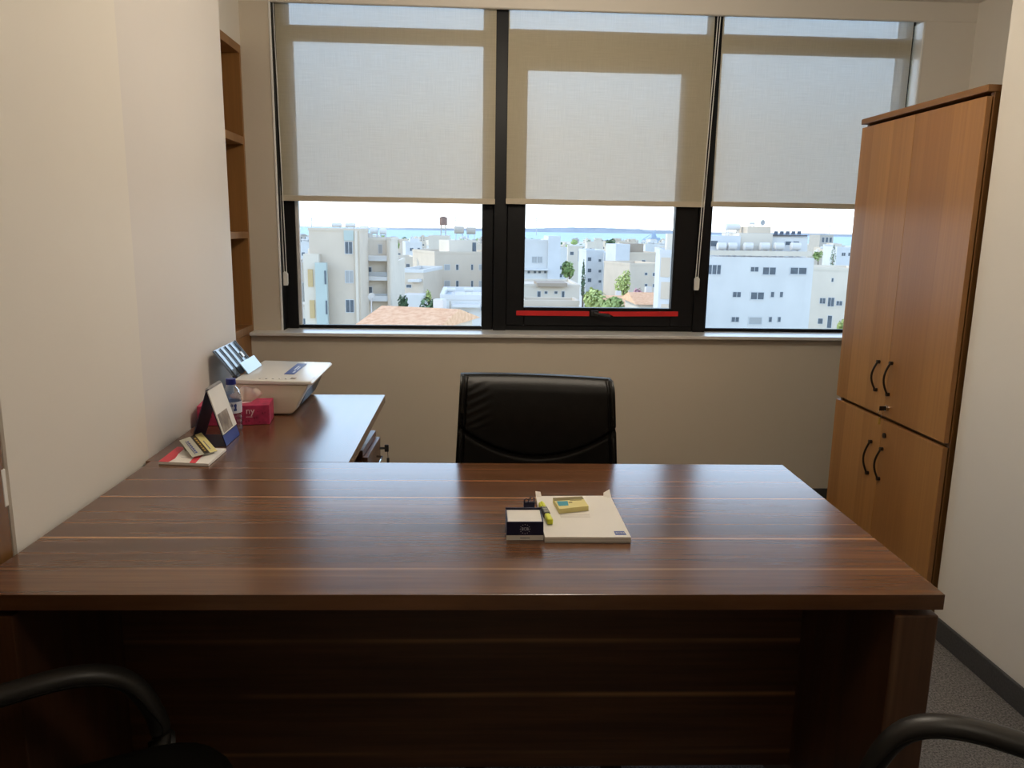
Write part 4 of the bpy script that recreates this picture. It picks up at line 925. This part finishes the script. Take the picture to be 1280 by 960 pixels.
def dish(label, R, x, y, rpx, Y, mat=e_steel, post=2., zb=None):
    q = at(*R(x, y), Y)
    if zb is not None: post = q.z-GZ-zb
    r = rpx/4.267*Y/FPX
    o = thing('satellite_dish', label, 'satellite dish', tuple(q-Vector((0, 0, post))), .3)
    b = BM(); N = 18; rings = []
    for j in range(5):
        f = j/4; rings.append([b.verts.new((r*f*math.cos(a), -.25*r+.30*r*f*f*-1+.3*r, post+r*f*math.sin(a))) for a in [2*PI*i/N for i in range(N)]] if j else [b.verts.new((0, .05*r, post))])
    for i in range(N): b.faces.new((rings[0][0], rings[1][i], rings[1][(i+1) % N]))
    for A_, B_ in zip(rings[1:], rings[2:]):
        for i in range(N): b.faces.new((A_[i], B_[i], B_[(i+1) % N], A_[(i+1) % N]))
    bmesh.ops.solidify(b, geom=b.faces[:], thickness=.04*r)
    obj('reflector', b, mat, o, SM, local=True)
    b = BM(); tube(b, [(0, .12*r, 0), (0, .12*r, post)], .05*r+.02, 8); tube(b, [(0, -.2*r, post-.9*r), (0, -.9*r, post)], .03*r+.01, 6); obj('mast', b, e_steel, o, local=True)
dish('round satellite dish on the lift block in the right window', r3, 482, 206, 15, 100.6, zb=B9.hit(*r3(480, 226), 4)[1])
dish('large white satellite dish above the orange tiled roof', r1, 530, 600, 20, 48, e_white, 2.6)
def mast(label, R, x, y0, y1, Y):
    a, c_ = at(*R(x, y1), Y), at(*R(x, y0), Y); o = thing('antenna_mast', label, 'antenna', tuple(a)); h = c_.z-a.z
    b = BM(); tube(b, [(0, 0, 0), (0, 0, h)], .035*Y/100+.02, 6); obj('mast', b, e_steel, o, local=True)
    b = BM(); w = h*.12
    for k in range(3): tube(b, [(-w, 0, h*(.75+.1*k)), (w, 0, h*(.75+.1*k))], .02*Y/100+.01, 6)
    obj('crossbar', b, e_steel, o, local=True)
mast('thin tall mast rising at left of the middle window', r2, 300, 180, 275, 135)
mast('thin mast above the dark water heaters in the left window', r1, 980, 160, 298, 149)
mast('short aerial at the left end of the tall apartment block roof', r1, 212, 175, 246, 82)
mast('thin mast on the grey high block in the right window', r3, 838, 215, 271.5, 630)
# water tower
q = at(*r1(914, 284), 171); s_ = 166/FPX/4.267
q.z = GZ+B2b.H+.55
o = thing('water_tower', 'brown round water tower on legs above the beige roof', 'water tower', tuple(q))
b = BM(); lathe(b, [(0, 53*s_), (20*s_, 53*s_), (21*s_, 55*s_), (21*s_, 92*s_), (20*s_, 94*s_), (6*s_, 99*s_), (0, 100*s_)], 0, 0, 20, False); obj('drum', b, e_rust, o, SM, local=True)
for k in range(4):
    a = PI/4+PI/2*k; b = BM(); tube(b, [(18*s_*math.cos(a), 18*s_*math.sin(a), -.3), (16*s_*math.cos(a), 16*s_*math.sin(a), 54*s_)], 2.2*s_, 8); obj('leg', b, e_grey, o, local=True)
b = BM()
for z in (16*s_, 34*s_): tube(b, [(17*s_*math.cos(a), 17*s_*math.sin(a), z) for a in (PI/4, 3*PI/4, 5*PI/4, 7*PI/4)], 1.2*s_, 6, closed=True)
obj('brace', b, e_grey, o, local=True)
# harbour crane
q = at(*r2(915, 296), 1650); s_ = 1650/FPX/4.267
o = thing('harbour_crane', 'pale blue harbour crane with raised boom by the sea', 'crane', (q.x, q.y, GZ))
hb_ = q.z-GZ
b = BM(); prism(b, [(-45*s_, 0), (45*s_, 0), (38*s_, hb_+10*s_), (-6*s_, hb_+14*s_), (-14*s_, hb_+4*s_), (-45*s_, hb_-2*s_)], 'y', -12, 12); obj('hull', b, ext('pale_blue_steel', (.45, .55, .68)), o, local=True)
b = BM(); prism(b, [(-8*s_, hb_), (26*s_, hb_), (16*s_, hb_+38*s_), (6*s_, hb_+38*s_)], 'y', -5, 5); obj('tower', b, MATS['pale_blue_steel'], o, local=True)
b = BM(); tube(b, [(8*s_, 0, hb_+34*s_), (34*s_, 0, hb_+72*s_)], 1.5*s_, 6); tube(b, [(8*s_, 0, hb_+36*s_), (-46*s_, 0, hb_-0*s_)], 1.5*s_, 6); obj('boom', b, MATS['pale_blue_steel'], o, local=True)

# trees ------------------------------------------------------------------
def tree(name, label, R, x0, y0, x1, y1, Y, leaf, n=520, cyp=False, group='trees in the town'):
    a, c_ = at(*R(x0, y1), Y), at(*R(x1, y0), Y); w = abs(c_.x-a.x)/2; h = c_.z-a.z; cx_ = (a.x+c_.x)/2
    o = thing(name, label, 'tree', (cx_, Y, GZ), 0, group)
    zb = a.z-GZ
    b = BM(); rr = random.Random(int(x0*7+y0))
    blobs = [(0, 0, .5, 1.)] if cyp else [(rr.uniform(-.55, .55), rr.uniform(-.5, .5), rr.uniform(.3, .72), rr.uniform(.38, .55)) for _ in range(9)]
    ls = max(.16, w*.16)*(.8 if cyp else 1)
    for i in range(n):
        bx, by, bz, br = blobs[i % len(blobs)]
        th, ph = rr.uniform(0, 2*PI), math.acos(rr.uniform(-1, 1)); rad = rr.uniform(.6, 1.)**.6
        px, py, pz = rad*math.sin(ph)*math.cos(th), rad*math.sin(ph)*math.sin(th), rad*math.cos(ph)
        if cyp:
            zz = .5+.5*pz; tap = math.sqrt(max(.02, 1-zz))*1.1; P = Vector((px*w*tap, py*w*tap, zb+h*zz))
        else: P = Vector(((bx+px*br)*w, (by+py*br)*w, zb+h*(bz+pz*br*.85)))
        nrm = Vector((px+rr.uniform(-.5, .5), py+rr.uniform(-.5, .5), pz+rr.uniform(-.3, .7))).normalized(); t1 = nrm.orthogonal().normalized(); t2 = nrm.cross(t1)
        s = ls*rr.uniform(.6, 1.25)
        b.faces.new([b.verts.new(P+t1*s*math.cos(k*PI/3+.2)*(1 if k % 3 else 1.25)+t2*s*.65*math.sin(k*PI/3+.2)) for k in range(6)])
    obj('crown', b, leaf, o, local=True)
    b = BM(); tube(b, [(0, 0, -.3), (.1, 0, zb*.6), (0, 0, zb+h*.55)], [.28, .22, .1], 8); obj('trunk', b, e_trunk, o, SM, local=True)
tree('tree', 'dark green bushy tree beside the orange tiled roof', r1, 770, 618, 902, 770, 70, e_leaf_d)
tree('tree', 'dark tree between the balcony block and the tiled roof', r1, 672, 600, 724, 690, 88, e_leaf_d)
tree('tree', 'light green tree in front of the tan corner block', r1, 820, 570, 850, 630, 120, e_leaf_y, 260)
tree('tree', 'green treetop right of the balcony block below the sea', r1, 628, 292, 684, 352, 150, e_leaf, 300)
tree('tree', 'small orange-brown tree beside the beige terrace house', r1, 765, 385, 806, 460, 160, e_leaf_y, 260)
tree('tree', 'olive tree left of the cypress in the middle window', r2, 428, 415, 528, 505, 140, e_leaf)
tree('cypress', 'slim dark cypress in the middle window', r2, 533, 395, 568, 620, 130, e_leaf_d, 420, True)
tree('tree', 'bright green tree in front of the tan block in the middle window', r2, 718, 475, 820, 612, 110, e_leaf_y)
tree('tree', 'wide yellow-green tree at the bottom of the middle window', r2, 545, 562, 690, 690, 80, e_leaf_y, 700)
tree('tree', 'green tree at the bottom centre of the middle window', r2, 650, 606, 775, 690, 62, e_leaf, 600)
tree('bougainvillea', 'pink flowering bougainvillea beside the small orange roof', r2, 812, 562, 880, 640, 84, e_bloom, 520)
tree('tree', 'dark broad tree among the far roofs in the middle window', r2, 664, 292, 724, 335, 420, e_leaf_d, 320)
tree('cypress', 'dark cypress beside the large white block in the right window', r3, 836, 316, 884, 450, 210, e_leaf_d, 360, True)
tree('tree', 'green tree above the cream house in the right window', r3, 752, 360, 812, 410, 190, e_leaf, 320)
tree('tree', 'green tree at the foot of the cream house in the right window', r3, 880, 725, 930, 790, 110, e_leaf_y, 300)

# the far town: little flat-roofed houses ------------------------------------
protos = []
rn = random.Random(5)
for k in range(10):
    b = BM(); w, d_, h = rn.uniform(8, 17), rn.uniform(8, 14), rn.choice((7, 10, 10, 13, 16))
    box(b, -w/2, w/2, 0, d_, 0, h, mi=0); box(b, -w/2-.1, w/2+.1, -.1, .2, h-.1, h+.7, mi=0)
    x = rn.uniform(-w*.3, w*.1); box(b, x, x+rn.uniform(3, 5), 2, 6, h, h+rn.uniform(2, 3), mi=0)
    for i in range(rn.randint(1, 3)): xx = rn.uniform(-w*.45, w*.4); tube(b, [(xx, 1, h+1.5), (xx+1.5, 1, h+1.5)], .45, 8); box(b, xx, xx+1.4, .8, 1.2, h, h+1.2, mi=0)
    nwin = max(2, int(w/3.5))
    for fl in range(int(h//3.2)):
        for i in range(nwin):
            if rn.random() < .25: continue
            x = -w/2+w*(i+.3)/nwin; box(b, x, x+1.3, -.06, 0, fl*3.2+1.2, fl*3.2+2.6, mi=1)
            y = d_*(i+.3)/nwin; box(b, -w/2-.06, -w/2, y, y+1.2, fl*3.2+1.2, fl*3.2+2.6, mi=1)
    me = bpy.data.meshes.new('town_house'); b.normal_update(); b.to_mesh(me); b.free()
    me.materials.append((e_white, e_cream, e_tan, e_grey, e_cream)[k % 5]); me.materials.append(e_pane)
    protos.append(me)
used = []
cnt = 0
for i in range(6000):
    if cnt >= 380: break
    Y = 150+1450*(rn.random()**1.15); u = rn.uniform(372, 1075) if cnt < 260 else rn.choice((rn.uniform(120, 372), rn.uniform(1075, 1320))); x = (u-606)/FPX*Y
    if cnt >= 260: Y = 70+.55*Y; x = (u-606)/FPX*Y
    if Y < 260 and cnt < 260 and rn.random() < .35: continue
    if any(abs(x-a) < 18.5 and abs(Y-c_) < 21 for a, c_ in used): continue
    me = rn.choice(protos)
    if GZ+max(vv.co.z for vv in me.vertices) > 1.4-8*Y/FPX: continue
    # keep clear of the modelled blocks
    if any(Y-22 < q_.P0.y < Y+22 and q_.P0.x-12 < x < q_.P0.x+q_.W+12 for q_ in (A, G, H, B2, B2b, Mi, Mj, Mk, B3, B5, B6, B6b, B8, B9, B10, B12)): continue
    used.append((x, Y)); cnt += 1
    o = bpy.data.objects.new('town_house', me); COL.objects.link(o); o.location = (x, Y, GZ); o.rotation_euler = (0, 0, rn.choice((0, 0, .25, -.3, .5)))
    tag(o, 'small pale flat-roofed house in the distant town below the sea', 'building', 'flat-roofed houses of the distant town')
tp = []
for k in range(3):
    b = BM(); bmesh.ops.create_icosphere(b, subdivisions=2, radius=3.5)
    for vv in b.verts: vv.co *= rn.uniform(.75, 1.15); vv.co.z = vv.co.z*.9+5
    tube(b, [(0, 0, -.2), (0, 0, 4)], .3, 6)
    me = bpy.data.meshes.new('distant_tree'); b.to_mesh(me); b.free(); me.materials.append((e_leaf, e_leaf_d, e_leaf)[k]); tp.append(me)
cnt = 0
for i in range(900):
    if cnt >= 90: break
    Y = 150+1100*rn.random(); u = rn.uniform(380, 1070); x = (u-606)/FPX*Y
    if any(abs(x-a) < 15 and -10 < Y-c_ < 20 for a, c_ in used): continue
    if any(q_.P0.y-14 < Y < q_.P0.y+26 and q_.P0.x-14 < x < q_.P0.x+q_.W+14 for q_ in (A, G, H, B2, B2b, Mi, Mj, Mk, B3, B5, B6, B6b, B8, B9, B10, B12)): continue
    cnt += 1; used.append((x, Y-5))
    o = bpy.data.objects.new('distant_tree', rn.choice(tp)); COL.objects.link(o); o.location = (x, Y, GZ); s = rn.uniform(.8, 1.5); o.scale = (s, s, s); o.rotation_euler = (0, 0, rn.uniform(0, 6))
    tag(o, 'small round dark tree between houses of the distant town', 'tree', 'small trees of the distant town')

# ================================================================= LIGHT
wd = bpy.data.worlds.new('sky'); S.world = wd; wd.use_nodes = True
nt = wd.node_tree; bg = nt.nodes['Background']
tc = nt.nodes.new('ShaderNodeTexCoord'); sp = nt.nodes.new('ShaderNodeSeparateXYZ'); rp = nt.nodes.new('ShaderNodeValToRGB')
nt.links.new(tc.outputs['Generated'], sp.inputs[0]); nt.links.new(sp.outputs['Z'], rp.inputs['Fac']); nt.links.new(rp.outputs['Color'], bg.inputs['Color'])
el = rp.color_ramp.elements
stops = [(0., (.22, .21, .19)), (.001, (.50, .53, .56)), (.11, (.52, .58, .64)), (.22, (.56, .76, 1.)), (.42, (.48, .68, 1.)), (.58, (.10, .15, .26)), (1., (.06, .10, .20))]
while len(el) < len(stops): el.new(.5)
for e_, (p_, c_) in zip(el, stops): e_.position = p_; e_.color = (*c_, 1)
bg.inputs['Strength'].default_value = 4.7
sn_ = bpy.data.lights.new('sun', 'SUN'); sn_.energy = 2.3; sn_.angle = .0093; sn_.color = (1., .93, .82)
so = bpy.data.objects.new('sun', sn_); COL.objects.link(so)
dvec = Vector((.74, -.045, -.67)).normalized()
so.rotation_euler = dvec.to_track_quat('-Z', 'Y').to_euler()

vs_ = S.view_settings
S.display_settings.display_device = 'sRGB'
vs_.view_transform = 'Standard'; vs_.look = 'None'; vs_.gamma = 1; vs_.use_curve_mapping = False; vs_.exposure = 0.
